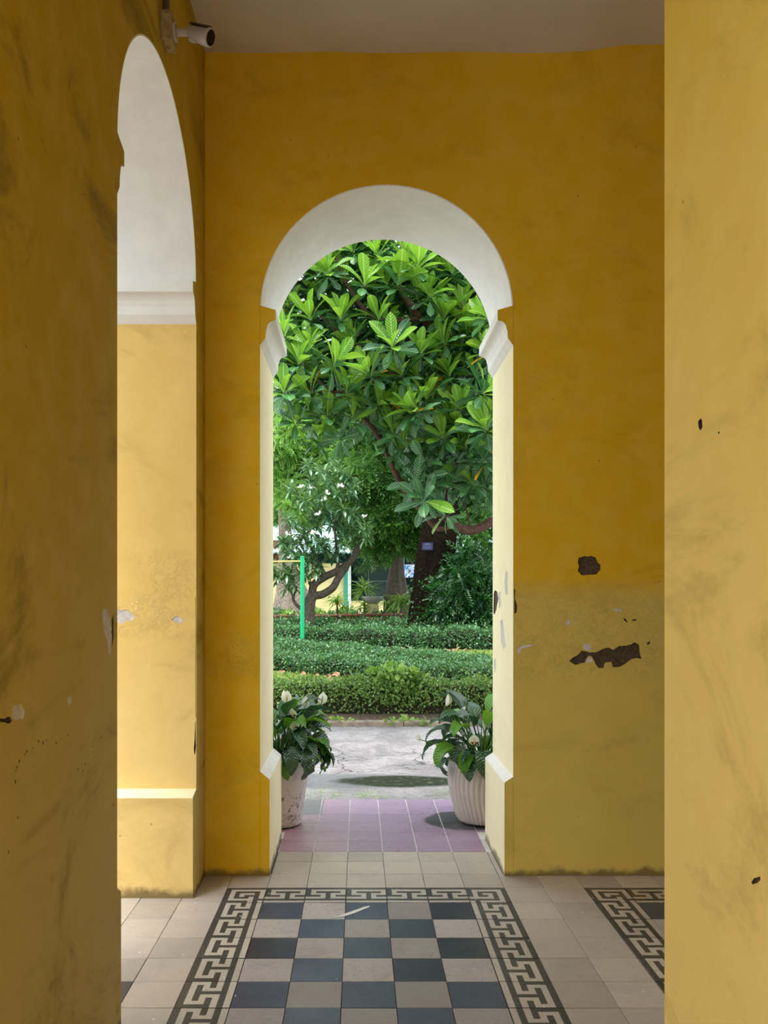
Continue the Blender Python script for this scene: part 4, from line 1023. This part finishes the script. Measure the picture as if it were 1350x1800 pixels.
for zc, ww, th in ((.80, .45, .022), (.62, .80, .012), (.40, .78, .012), (.26, .74, .008), (.12, .5, .006)):
    x = -w_ * ww
    while x < w_ * ww - .012:
        l = random.uniform(.012, .03); sg.box(x, min(x + l, w_ * ww), -.004, 0, h_ * zc - th / 2, h_ * zc + th / 2, 0); x += l + .008
sg.build('lettering', [M['signl']], sign)['kind'] = 'stuff'
O = Vector(((815 - 631) * 22.6 / 1440, 23.4, 0)); t5 = empty('dark_shrub', O); tag(t5, 'large dark green weeping shrub right of the massive trunk', 'shrub')
foliage('foliage', blobs_px([(812, 1035, 23.4, 48, 1.0), (845, 1010, 23.5, 42, 0), (790, 1070, 23.2, 30, 0), (850, 1065, 23.2, 40, 0), (875, 1030, 23.6, 45, 0), (820, 985, 23.6, 26, 0)], O), 4200, SPRAYL, 0.34, [M['darkb']], t5, droop=.8, inner=.3)
mb = MB()
for i in range(8):
    a = i * .8; mb.tube([(0, 0, 0), (.3 * math.cos(a), .3 * math.sin(a), .7), (.6 * math.cos(a), .5 * math.sin(a), 1.5)], [.05, .035, .015], 6)
mb.build('stems', [M['bark_dark']], t5)['kind'] = 'stuff'
# background trees closing the garden
specs = [(-13, 46, 15, 5.5), (-7.5, 50, 17, 5.5), (-1.5, 54, 19, 6), (4.5, 52, 18, 6), (10.5, 49, 17, 5.5), (16, 46, 15, 5)]
blabels = ['leftmost tall tree in the backdrop, beyond the pale buttressed trunk', 'tall tree behind the teal-walled house', 'tallest tree in the backdrop, straight behind the arch', 'tall tree rising behind the sheet roof, right of centre', 'tall tree in the backdrop above the weeping shrub', 'outermost tall tree on the right of the backdrop']
for (x, y, h, r), lb in zip(specs, blabels):
    t6 = empty('tall_tree', (x, y, 0)); tag(t6, lb, 'tree', 'tall trees closing the garden')
    trunk('trunk', [(0, 0, 0), (.2, 0, h * .3), (-.1, 0, h * .7)], [.5, .4, .15], M['bark_mid'], t6)
    bl = [(rr.uniform(-r * .5, r * .5), rr.uniform(-r * .3, r * .3), h * z, r * s * .75, r * s * .7, r * s * .6) for z, s in ((.30, .8), (.42, 1), (.55, 1.05), (.68, 1), (.80, .85), (.92, .6), (.36, .9), (.6, 1.1))]
    foliage('foliage', bl, 5200, SPRAY, 0.85, [M['far']], t6, inner=.3)
# low plants by the house and rails
def strap_plant(px, py, Y, size, n, label, mat='weed', h=.0):
    O = Vector(((px - 631) * Y / 1440, Y, 0)); r_ = empty('dracaena_plant', O); tag(r_, label, 'plant', 'strap-leaved plants in front of the house')
    zc = P(px, py, Y).z; mb = MB(); mb.tube([(0, 0, 0), (.03, 0, zc * .5), (0, 0, zc)], [.05, .04, .03], 6); mb.build('stem', [M['bark_mid']], r_)
    a = rng.random(n) * 6.28; el = rng.uniform(.1, 1.3, n); d = np.stack([np.cos(a) * np.cos(el), np.sin(a) * np.cos(el), np.sin(el)], 1)
    o = scatter('foliage', STRAP, np.array([[0, 0, zc]]) + d * .03 - UP * rng.random((n, 1)) * size * .5, basis(d, UP + 0 * d), size * rng.uniform(.7, 1.1, n), [M[mat]], r_); o['kind'] = 'stuff'
strap_plant(592, 1052, 31.5, .55, 60, 'strap-leaved plant at the foot of the yellow house wall')
strap_plant(640, 1032, 31.0, .62, 60, 'tall strap-leaved plant in front of the wire-mesh opening')
strap_plant(641, 1060, 30.5, .50, 50, 'drooping strap-leaved plant below the tall one, left of the stone bowl')
strap_plant(704, 1055, 29.8, .60, 80, 'dense pale strap-leaved clump at the foot of the grey trunk')
strap_plant(680, 1062, 30.0, .42, 50, 'strap-leaved clump right of the stone bowl')
gc = empty('ground_cover', (0, 31, 0)); tag(gc, 'loose green ground cover between the rails and the house', 'plants', kind='stuff')
foliage('foliage', [(x * .9 - 6, rr.uniform(-1.0, 2.0), .30 + .15 * rr.random(), .75, .8, .42) for x in range(0, 16)], 9000, OVAL, .13, [M['hedge_b']], gc, inner=.4)
foliage('foliage', [(x * 1.1 - 6, rr.uniform(-1.2, 1.0), .55 + .15 * rr.random(), .3, .4, .22) for x in range(0, 13)], 1500, OVAL, .16, [M['weed']], gc, inner=.3)
fg = empty('sword_grass', (3.3, 22.9, 0)); tag(fg, 'arching grass clump behind the long hedge at its right end', 'grass', kind='stuff')
n = 500; a = rng.random(n) * 6.28; d = np.stack([np.cos(a) * .6, np.sin(a) * .6, rng.uniform(.5, 1.3, n)], 1)
scatter('foliage', STRAP, np.stack([rng.uniform(-1.2, 1.2, n), rng.uniform(-.4, .4, n), .35 + 0 * a], 1), basis(d, UP + 0 * d), rng.uniform(.4, .6, n), [M['hedge_b']], fg)['kind'] = 'stuff'

# ------------------------------------------------------------------ post, cord, rails
Yg = 22.0; xg, zg = onY(532, 979, Yg)
def post(x, label, vis=True):
    r_ = empty('net_post', (x, Yg - .1, 0)); tag(r_, label, 'post')
    mb = MB(); mb.tube([(0, 0, 0), (0, 0, zg)], .056, 16); mb.build('pole', [M['green']], r_)
    mb = MB(); mb.lathe([(.0, .02), (.035, .018), (.060, .004), (.060, -.02), (.0, -.02)], (0, 0, zg), 16); mb.build('cap', [M['green']], r_)
    mb = MB(); mb.tube([(-.06, 0, zg - .12), (.07, 0, zg - .12)], .015, 6); mb.build('hook', [M['cam_white']], r_); return r_
post(xg, 'bright green metal net post standing among the hedges')
post(xg - 6.0, 'far end green net post holding the other end of the cord')
mb = MB(); mb.tube([(xg - 6.0 + .05, Yg - .1, zg - .12), (xg - 3.0, Yg - .1, zg - .16), (xg - .05, Yg - .1, zg - .12)], .022, 6)
o = mb.build('rope', [M['cord']]); tag(o, 'yellow cord stretched left from the top of the green post', 'rope')
rl = empty('rail_fence', (-2, 29.0, 0)); tag(rl, 'low fence of two rust-red rails behind the widest hedge', 'fence')
for zz_, rd in ((.66, .055), (.50, .045)):
    mb = MB(); mb.tube([(-7, 0, zz_ - .03), (0, 0, zz_), (3.6, 0, zz_ + .06)], rd, 8); mb.build('rail', [M['rust']], rl)
for xp in (-5.6, -3.5, -.35, 1.35, 3.3):
    mb = MB(); mb.tube([(xp, .06, 0), (xp, .06, .74)], .045, 8); mb.build('post', [M['black']], rl)
    mb = MB(); mb.tube([(xp - .08, -.0, .64), (xp + .08, -.0, .645)], .085, 8); mb.tube([(xp - .07, 0, .49), (xp + .07, 0, .495)], .075, 8); mb.build('clamp', [M['black']], rl)

# ------------------------------------------------------------------ house behind the garden
Yh = 42.0
def hp(x, y): X, Z = onY(x, y, Yh); return X, Z
hb = empty('garden_house', (-2, Yh, 0)); tag(hb, 'pale yellow house with teal trim and mesh opening behind the trees', 'building')
def part(name, x0, y0, x1, y1, dy0, dy1, mat, parent=hb, Ob=Vector((-2, Yh, 0))):
    (a, zt), (b, zb) = hp(x0, y0), hp(x1, y1); mb = MB(); mb.box(a - Ob.x, b - Ob.x, dy0, dy1, max(zb, 0), zt, 0); return mb.build(name, [M[mat]], parent)
part('wall', 380, 985, 606, 1100, .0, .3, 'bld_yellow'); part('lintel', 380, 972, 880, 990, -.05, .3, 'teal_d')
part('post', 604, 990, 612, 1095, -.15, 0, 'teal_post'); part('post', 613, 990, 617, 1095, -.12, 0, 'bld_white'); part('post', 703, 965, 711, 1095, -.15, 0, 'teal_post')
part('recess', 612, 985, 880, 1100, 1.2, 1.4, 'teal_d'); part('low_wall', 612, 1056, 880, 1100, .0, .2, 'bld_yellow')  # recess back is a dark panel with the opening's shade in its colour
mesh_p = MB()
for i in range(60):
    (a, z0), (b, z1) = hp(617 + i * 1.45, 1056), hp(617 + i * 1.45, 990)
    if i < 58:
        mesh_p.tube([(a + 2, -.02, z0), (a + 2 + .9, -.02, z1)], .004, 3); mesh_p.tube([(a + 2 + .9, -.02, z0), (a + 2, -.02, z1)], .004, 3)
mesh_p.tube([(hp(617, 1020)[0] + 2, -.03, hp(617, 1022)[1]), (hp(700, 1020)[0] + 2, -.03, hp(700, 1022)[1])], .02, 5)
mesh_p.tube([(hp(648, 1020)[0] + 2, -.03, hp(617, 1056)[1]), (hp(648, 1020)[0] + 2, -.03, hp(700, 992)[1])], .02, 5)
mesh_p.build('wire_mesh', [M['wire']], hb)['kind'] = 'stuff'
mb = MB(); (a, z0), (b, z1) = hp(370, 973), hp(890, 940)
nr = 60
for i in range(nr):
    u0 = a + 2 + (b - a) * i / nr; u1 = a + 2 + (b - a) * (i + .5) / nr; u2 = a + 2 + (b - a) * (i + 1) / nr
    mb.add([(u0, -.6, z0), (u1, -.6, z0 + .06), (u2, -.6, z0), (u0, 3.4, z1 + .9), (u1, 3.4, z1 + .96), (u2, 3.4, z1 + .9)], [(0, 1, 4, 3), (1, 2, 5, 4)], 0)
    mb.add([(u0, -.6, z0 - .05), (u1, -.6, z0 + .01), (u2, -.6, z0 - .05), (u0, 3.4, z1 + .85), (u1, 3.4, z1 + .91), (u2, 3.4, z1 + .85)], [(0, 3, 4, 1), (1, 4, 5, 2)], 0)
mb.build('sheet_roof', [M['roofm']], hb)
part('upper_wall', 380, 870, 600, 945, 3.4, 3.7, 'teal'); part('balcony_slab', 380, 944, 500, 950, 1.8, 3.4, 'bld_white'); part('dark_opening', 380, 950, 496, 985, -.10, -.02, 'redbrown')
for i in range(26):
    X = hp(440 + i * 2.4, 928)[0]; mb = MB(); mb.tube([(X + 2, 1.8, hp(0, 946)[1]), (X + 2, 1.8, hp(0, 928)[1])], .022, 4); mb.build('baluster', [M['bld_white']], hb)
mb = MB(); mb.tube([(hp(436, 928)[0] + 2, 1.8, hp(0, 928)[1]), (hp(504, 928)[0] + 2, 1.8, hp(0, 928)[1])], .03, 6); mb.build('handrail', [M['bld_white']], hb)
part('upper_roof', 370, 862, 610, 870, 2.6, 6, 'roofm')
Ob2 = Vector((6.5, Yh + 4, 0)); hb2 = empty('white_house', Ob2); tag(hb2, 'white house with terracotta eave glimpsed at the right edge', 'building')
mb = MB(); mb.box(-3.5, 4, 0, .3, 0, 5.2, 0); mb.build('wall', [M['bld_white']], hb2)
mb = MB(); mb.add([(-3.7, -.6, 4.0), (4.2, -.6, 4.0), (4.2, 2, 5.6), (-3.7, 2, 5.6), (-3.7, -.6, 3.85), (4.2, -.6, 3.85), (4.2, 2, 5.45), (-3.7, 2, 5.45)], [(0, 1, 2, 3), (7, 6, 5, 4), (0, 4, 5, 1), (1, 5, 6, 2), (2, 6, 7, 3), (3, 7, 4, 0)]); mb.build('eave', [M['roofr']], hb2)
for xw in (-2.4, -.4, 1.6):
    mb = MB(); mb.box(xw, xw + 1.1, -.05, 0, 1.2, 2.6, 0); f_ = mb.build('window', [M['teal_d']], hb2)
bx0, bz0 = onY(709, 1015, Yh - .4); bx1, bz1 = onY(736, 992, Yh - .4)
bn = empty('picture_banner', ((bx0 + bx1) / 2, Yh - .25, bz0 - 1.2)); tag(bn, 'blue and white picture board standing behind the trunks', 'board')
mb = MB(); mb.box(-(bx1 - bx0) / 2, (bx1 - bx0) / 2, 0, .04, 1.2, 1.2 + bz1 - bz0, 0); mb.build('panel', [M['banner']], bn)
for sx_ in (-.36, .36):
    mb = MB(); mb.box(sx_ - .02, sx_ + .02, .041, .08, -(bz0 - 1.2), 1.3, 0); mb.build('leg', [M['wire']], bn)
sb = empty('stone_bowl', (*P(655, 1060, 30.6).xy, 0)); tag(sb, 'shallow grey stone bowl on a yellow pedestal before the house', 'planter')
zb = P(655, 1056, 30.6).z
mb = MB(); mb.box(-.22, .22, -.22, .22, 0, zb - .12, 0); mb.box(-.28, .28, -.28, .28, 0, .15, 0); mb.build('pedestal', [M['bld_yellow']], sb)
mb = MB(); mb.lathe([(.0, zb - .12), (.18, zb - .12), (.34, zb + .02), (.40, zb + .12), (.42, zb + .16), (.37, zb + .16), (.30, zb + .06), (0, zb + .04)], (0, 0, 0), 20); mb.build('bowl', [M['stone']], sb)

# ------------------------------------------------------------------ peace lily pots
def arc_leaf(base, az, el0, droop, pet, L, w, mats, rs, wave=.12):
    """one lily leaf: thin stalk then lanceolate blade arching over; returns mesh"""
    mb = MB(); p = Vector(base); el = el0; pts = [p.copy()]; n1 = 5
    for i in range(n1):
        d = Vector((math.cos(az) * math.cos(el), math.sin(az) * math.cos(el), math.sin(el))); p = p + d * pet / n1; pts.append(p.copy()); el -= droop * .35 / n1
    st = [(0, .03), (.12, .45), (.28, .82), (.45, 1.0), (.62, .92), (.78, .62), (.90, .30), (1, .02)]
    V = []; U = []; n2 = len(st); side = Vector((-math.sin(az), math.cos(az), 0)); last = 0
    tw = rs.uniform(-.5, .5); side = (side * math.cos(tw) + Vector((0, 0, 1)) * math.sin(tw)).normalized()
    for t, ww in st:
        d = Vector((math.cos(az) * math.cos(el), math.sin(az) * math.cos(el), math.sin(el))); p = p + d * L * (t - last)
        el -= droop * (t - last) * 1.5; last = t; nn = side.cross(d).normalized() * -1
        if nn.z < 0: nn = -nn
        wv = math.sin(t * 11 + rs.random() * 2) * wave * w
        for q in (-1, -.5, 0, .5, 1):
            V.append(p + side * q * ww * w + nn * (abs(q) * .45 * ww * w + wv * abs(q) * (1 if q > 0 else -1))); U.append((.5 + .5 * q * ww, t))
    F = [(i * 5 + k, i * 5 + k + 1, (i + 1) * 5 + k + 1, (i + 1) * 5 + k) for i in range(n2 - 1) for k in range(4)]
    mb.add(V, F, 0, True); nb = len(F); mb.tube(pts, [.0048, .0042, .004, .0038, .0034, .003], 5, 0)
    me = mb.mesh('leaf', mats); uvl = me.uv_layers.new(name='UVMap')
    for pl in me.polygons:
        for li, vi in zip(pl.loop_indices, pl.vertices): uvl.data[li].uv = U[vi] if vi < len(U) else (.3, .5)
    return me
def lily_leaves(root, zs, n, rs, amount_out=1.0, skip=None, Ls=(.15, .24), pet=(.20, .34)):
    for i in range(n):
        az = i * 2.399 + rs.uniform(-.3, .3); t = i / n
        el = R(86 - 52 * t + rs.uniform(-8, 8)); dr = rs.uniform(1.0, 1.9) * (0.6 + .75 * t)
        if skip and skip(az % 6.2832, t): continue
        r0 = rs.uniform(.0, .07)
        m = M['lily_b'] if rs.random() < .24 else M['lily']
        me = arc_leaf((math.cos(az) * r0, math.sin(az) * r0, zs), az, el, dr, rs.uniform(*pet) * (1.08 - .45 * t), rs.uniform(*Ls), rs.uniform(.042, .060), [m], rs)
        W0 = root.location
        if any((v.co.y + W0.y < YB + .012 and (v.co.x + W0.x < JA + .056 or v.co.x + W0.x > JB - .052)) or v.co.z + W0.z < .02 for v in me.vertices): continue
        obj('leaf', me, root)
def flower(root, p0, p1, face, w, h, col='spathe', tip=0, brown=False, slim=False):
    """stem from p0 to p1, cream spathe and spadix; face = azimuth the spathe's hollow faces"""
    mb = MB(); mid = (Vector(p0) + Vector(p1)) / 2 + Vector((.01, -.01, .03)); L = smooth_line([p0, mid, p1], 4); mb.tube(L, .0032, 5)
    f = mb.build('flower', [M['lily_b']], root)
    V = []; st = [(0, .12), (.12, .6), (.3, .95), (.5, 1.0), (.68, .82), (.84, .45), (.94, .16), (1, .01)]
    fx_ = Vector((math.cos(face), math.sin(face), 0)); sd = Vector((-fx_.y, fx_.x, 0)); up = (Vector((0, 0, 1)) + sd * tip).normalized()
    cup = .55 if not slim else 1.6
    for t, ww in st:
        for q in (-1, -.6, 0, .6, 1):
            a = q * (1.0 if not slim else 1.5)
            V.append(Vector(p1) + up * (t * h - .012) + sd * math.sin(a) / math.sin(1.0) * ww * w * (1 if not slim else .55) + fx_ * ((1 - math.cos(a)) * ww * w * cup - .10 * h * math.sin(t * 3.1) + .10 * h * t * t))
    F = [(i * 5 + k, i * 5 + k + 1, (i + 1) * 5 + k + 1, (i + 1) * 5 + k) for i in range(7) for k in range(4)]
    mb = MB(); mb.add(V, F, 0, True)
    o = mb.build('spathe', [M[col]], f)
    if brown: 
        o.data.materials.append(M['brown'])
        for pl in o.data.polygons:
            if pl.index < 8 and pl.index % 4 > 0: pl.material_index = 1
    sp0 = Vector(p1) + fx_ * .016; mb = MB(); mb.tube([sp0, sp0 + up * h * .18, sp0 + up * h * .52], [.0045, .0062, .003], 8); mb.build('spadix', [M['spadix']], f)
    return f
# left: marbled pot
LP = Vector((-.512, 5.285, 0))
pot = empty('plant_pot', LP); tag(pot, 'tall tapered white pot with dark marbled veins, left of the arch', 'pot', 'pots flanking the arch')
mb = MB(); mb.lathe([(0, .010), (.138, .010), (.143, .014), (.150, .05), (.168, .20), (.186, .34), (.195, .405), (.198, .418), (.194, .424), (.186, .418), (.182, .38), (.180, .34), (0, .34)], (0, 0, 0), 48)
mb.build('body', [M['marble']], pot)
mb = MB(); mb.lathe([(0, .0), (.132, .0), (.136, .006), (.132, .0105), (0, .0105)], (0, 0, 0), 40); mb.build('foot_ring', [M['pot_base']], pot)
mb = MB(); mb.lathe([(0, .392), (.09, .390), (.178, .385), (.181, .36)], (0, 0, 0), 24); mb.build('soil', [M['potsoil']], pot)
pl = empty('peace_lily', LP + Vector((0, 0, .388))); tag(pl, 'peace lily with dark drooping leaves growing in the marbled pot', 'plant', 'peace lilies beside the arch')
rs = random.Random(11)
lily_leaves(pl, 0.0, 120, rs, Ls=(.17, .26), pet=(.17, .33))
for j, (px, py, dY, fc, w, h, kw) in enumerate([(504.5, 1233, 0, R(-95), .030, .085, dict(tip=.05)), (496, 1230, .03, R(-10), .028, .075, dict(tip=.1, slim=True)), (537, 1241, -.05, R(-60), .027, .075, dict(tip=.0)),
                                       (517, 1258, -.10, R(-120), .028, .062, dict(tip=-.3)), (517, 1280, -.16, R(-85), .031, .064, dict(tip=.25)), (566, 1235, -.05, R(-90), .031, .082, dict(tip=.12))]):
    q = P(px, py, LP.y + dY) - (LP + Vector((0, 0, .388)))
    flower(pl, (q.x * .25, q.y * .3, 0), tuple(q), fc, w, h, **kw)
# right: ribbed pot
RP = Vector((.805, 5.345, 0))
pot2 = empty('plant_pot', RP); tag(pot2, 'rounded off-white pot with swirling ribs, right of the arch', 'pot', 'pots flanking the arch')
def rib(r, z, a):
    if z < .006 or z > .385 or r < .10: return r
    k = 40; ph = a * k + 3.0 * math.sin((z - .02) / .36 * math.pi * 1.15 - .4) ; e = min(1, (z - .0) / .04) * min(1, (.392 - z) / .05)
    return r + .0115 * e * (abs(math.sin(ph / 2)) ** .7 * 2 - 1.2)
prof = [(0, .006), (.118, .006), (.135, .009)] + [(.146 + .074 * math.sin(min(1, z / .33) * math.pi / 2) ** .85 - max(0, z - .33) * .06, z) for z in [.014 + .375 * i / 34 for i in range(35)]] + [(.218, .394), (.221, .400), (.218, .405), (.209, .403), (.205, .38), (.203, .34), (0, .34)]
mb = MB(); mb.lathe(prof, (0, 0, 0), 400, fr=rib); mb.build('body', [M['pot']], pot2)
mb = MB(); mb.lathe([(0, 0), (.125, 0), (.130, .004), (.125, .0065), (0, .0065)], (0, 0, 0), 40); mb.build('foot_ring', [M['pot_base']], pot2)
mb = MB(); mb.lathe([(0, .375), (.1, .373), (.200, .368), (.204, .35)], (0, 0, 0), 24); mb.build('soil', [M['potsoil']], pot2)
pl2 = empty('peace_lily', RP + Vector((0, 0, .37))); tag(pl2, 'peace lily with upright stalks growing in the ribbed pot', 'plant', 'peace lilies beside the arch')
rs = random.Random(23)
lily_leaves(pl2, 0.0, 66, rs, Ls=(.17, .26), pet=(.20, .34))
mb = MB()
for i in range(16):
    a = rs.uniform(0, 6.28); r0 = rs.uniform(.02, .13); mb.tube([(r0 * math.cos(a), r0 * math.sin(a), 0), (r0 * 1.3 * math.cos(a), r0 * 1.3 * math.sin(a), rs.uniform(.12, .22))], [.004, .0025], 5)
mb.build('cut_stalks', [M['lily_b']], pl2)['kind'] = 'stuff'
for j, (px, py, dY, fc, w, h, kw) in enumerate([(784, 1238, -.02, R(-40), .026, .085, dict(tip=.18, slim=True)), (815, 1256, 0, R(-150), .026, .075, dict(tip=.45, slim=True)), (849, 1276, .0, R(-20), .028, .075, dict(tip=.3, slim=True)),
                                       (833, 1307, -.22, R(-90), .034, .072, dict(brown=True)), (738, 1300, -.1, R(180), .020, .055, dict(tip=-.9, slim=True)), (866, 1262, .0, R(-90), .028, .08, dict())]):
    q = P(px, py, RP.y + dY) - (RP + Vector((0, 0, .37)))
    flower(pl2, (q.x * .25, q.y * .3, 0), tuple(q), fc, w, h, **kw)

# ------------------------------------------------------------------ security camera on its box
CB = Vector((XW, 3.387, 3.81))
sc_ = empty('security_camera', CB); tag(sc_, 'small bullet security camera on a wall junction box above the left arch', 'camera')
mb = MB(); mb.box(.0005, .046, -.053, .053, -.058, .058, 0)
me_box = mb.build('junction_box', [M['box_y']], sc_)
bm = bmesh.new(); bm.from_mesh(me_box.data); bmesh.ops.bevel(bm, geom=bm.edges[:], offset=.004, segments=2, affect='EDGES'); bm.to_mesh(me_box.data); bm.free()
mb = MB()
for yy in (-.022, .022):
    mb.tube([(.023, yy, -.0575), (.023, yy, -.061)], .010, 16)
mb.build('knockout_plug', [M['box_y']], sc_)
mb = MB(); mb.tube([(.046, 0, -.004), (.050, 0, -.004), (.056, 0, -.004)], [.036, .036, .033], 28); mb.build('base_plate', [M['cam_white']], sc_)
mb = MB(); mb.tube([(.056, 0, -.004), (.100, -.004, -.006), (.108, -.006, -.010)], [.0150, .0150, .012], 16); mb.build('arm', [M['cam_white']], sc_)
mb = MB(); mb.lathe([(0, -.014), (.008, -.011), (.013, -.004), (.014, 0), (.013, .004), (.008, .011), (0, .014)], (.114, -.008, -.014), 14); mb.build('ball_joint', [M['cam_dark']], sc_)
ax = Vector((.86, -.26, -.42)).normalized(); b0 = Vector((.118, -.006, -.006))
mb = MB(); mb.tube([b0, b0 + ax * .004, b0 + ax * .055, b0 + ax * .057, b0 + ax * .092, b0 + ax * .0975, b0 + ax * .0979], [.026, .030, .0325, .0345, .0355, .0345, .0292], 32, caps=False)
mb.tube([b0, b0 - ax * .001], [.026, .001], 32, caps=False)
mb.build('body', [M['cam_white']], sc_)
mb = MB(); mb.tube([b0 + ax * .0960, b0 + ax * .0974], [.0300, .0300], 32); mb.tube([b0 + ax * .0974, b0 + ax * .100], [.013, .010], 20); mb.build('lens', [M['cam_glass']], sc_)
upv = (Vector((0, 0, 1)) - ax * ax.z).normalized(); sdv = ax.cross(upv)
mb = MB(); V = []
for s_, rr_ in ((-.002, .0345), (.088, .0385)):
    for k in range(9):
        a = R(-62 + 124 * k / 8)
        for q in (0, .0022): V.append(b0 + ax * s_ + (upv * math.cos(a) + sdv * math.sin(a)) * (rr_ + q))
F = []
for k in range(8):
    a = k * 2; F += [(a + 1, a + 3, 18 + a + 3, 18 + a + 1), (a, 18 + a, 18 + a + 2, a + 2), (18 + a, 18 + a + 1, 18 + a + 3, 18 + a + 2), (a, a + 2, a + 3, a + 1)]
mb.add(V, F, 0, True); mb.build('sun_hood', [M['cam_dark']], sc_)
mb = MB(); mb.tube([b0 + ax * .006 - upv * .029, b0 + ax * .04 - upv * .031], .008, 10); mb.build('bracket', [M['cam_white']], sc_)
cd = MB(); cd.tube([(0, 0, 0), (0, 0, ZC - 3.868)], .0125, 12)
co_ = cd.build('conduit', [M['conduit']], None, (XW + .0145, 3.385, 3.868)); tag(co_, 'dark conduit running down from the ceiling to the camera box', 'pipe')
print('tiles', tiles, 'leaves', len(Lp), 'tris', sum(len(p.vertices) - 2 for me in bpy.data.meshes for p in me.polygons) if False else '')
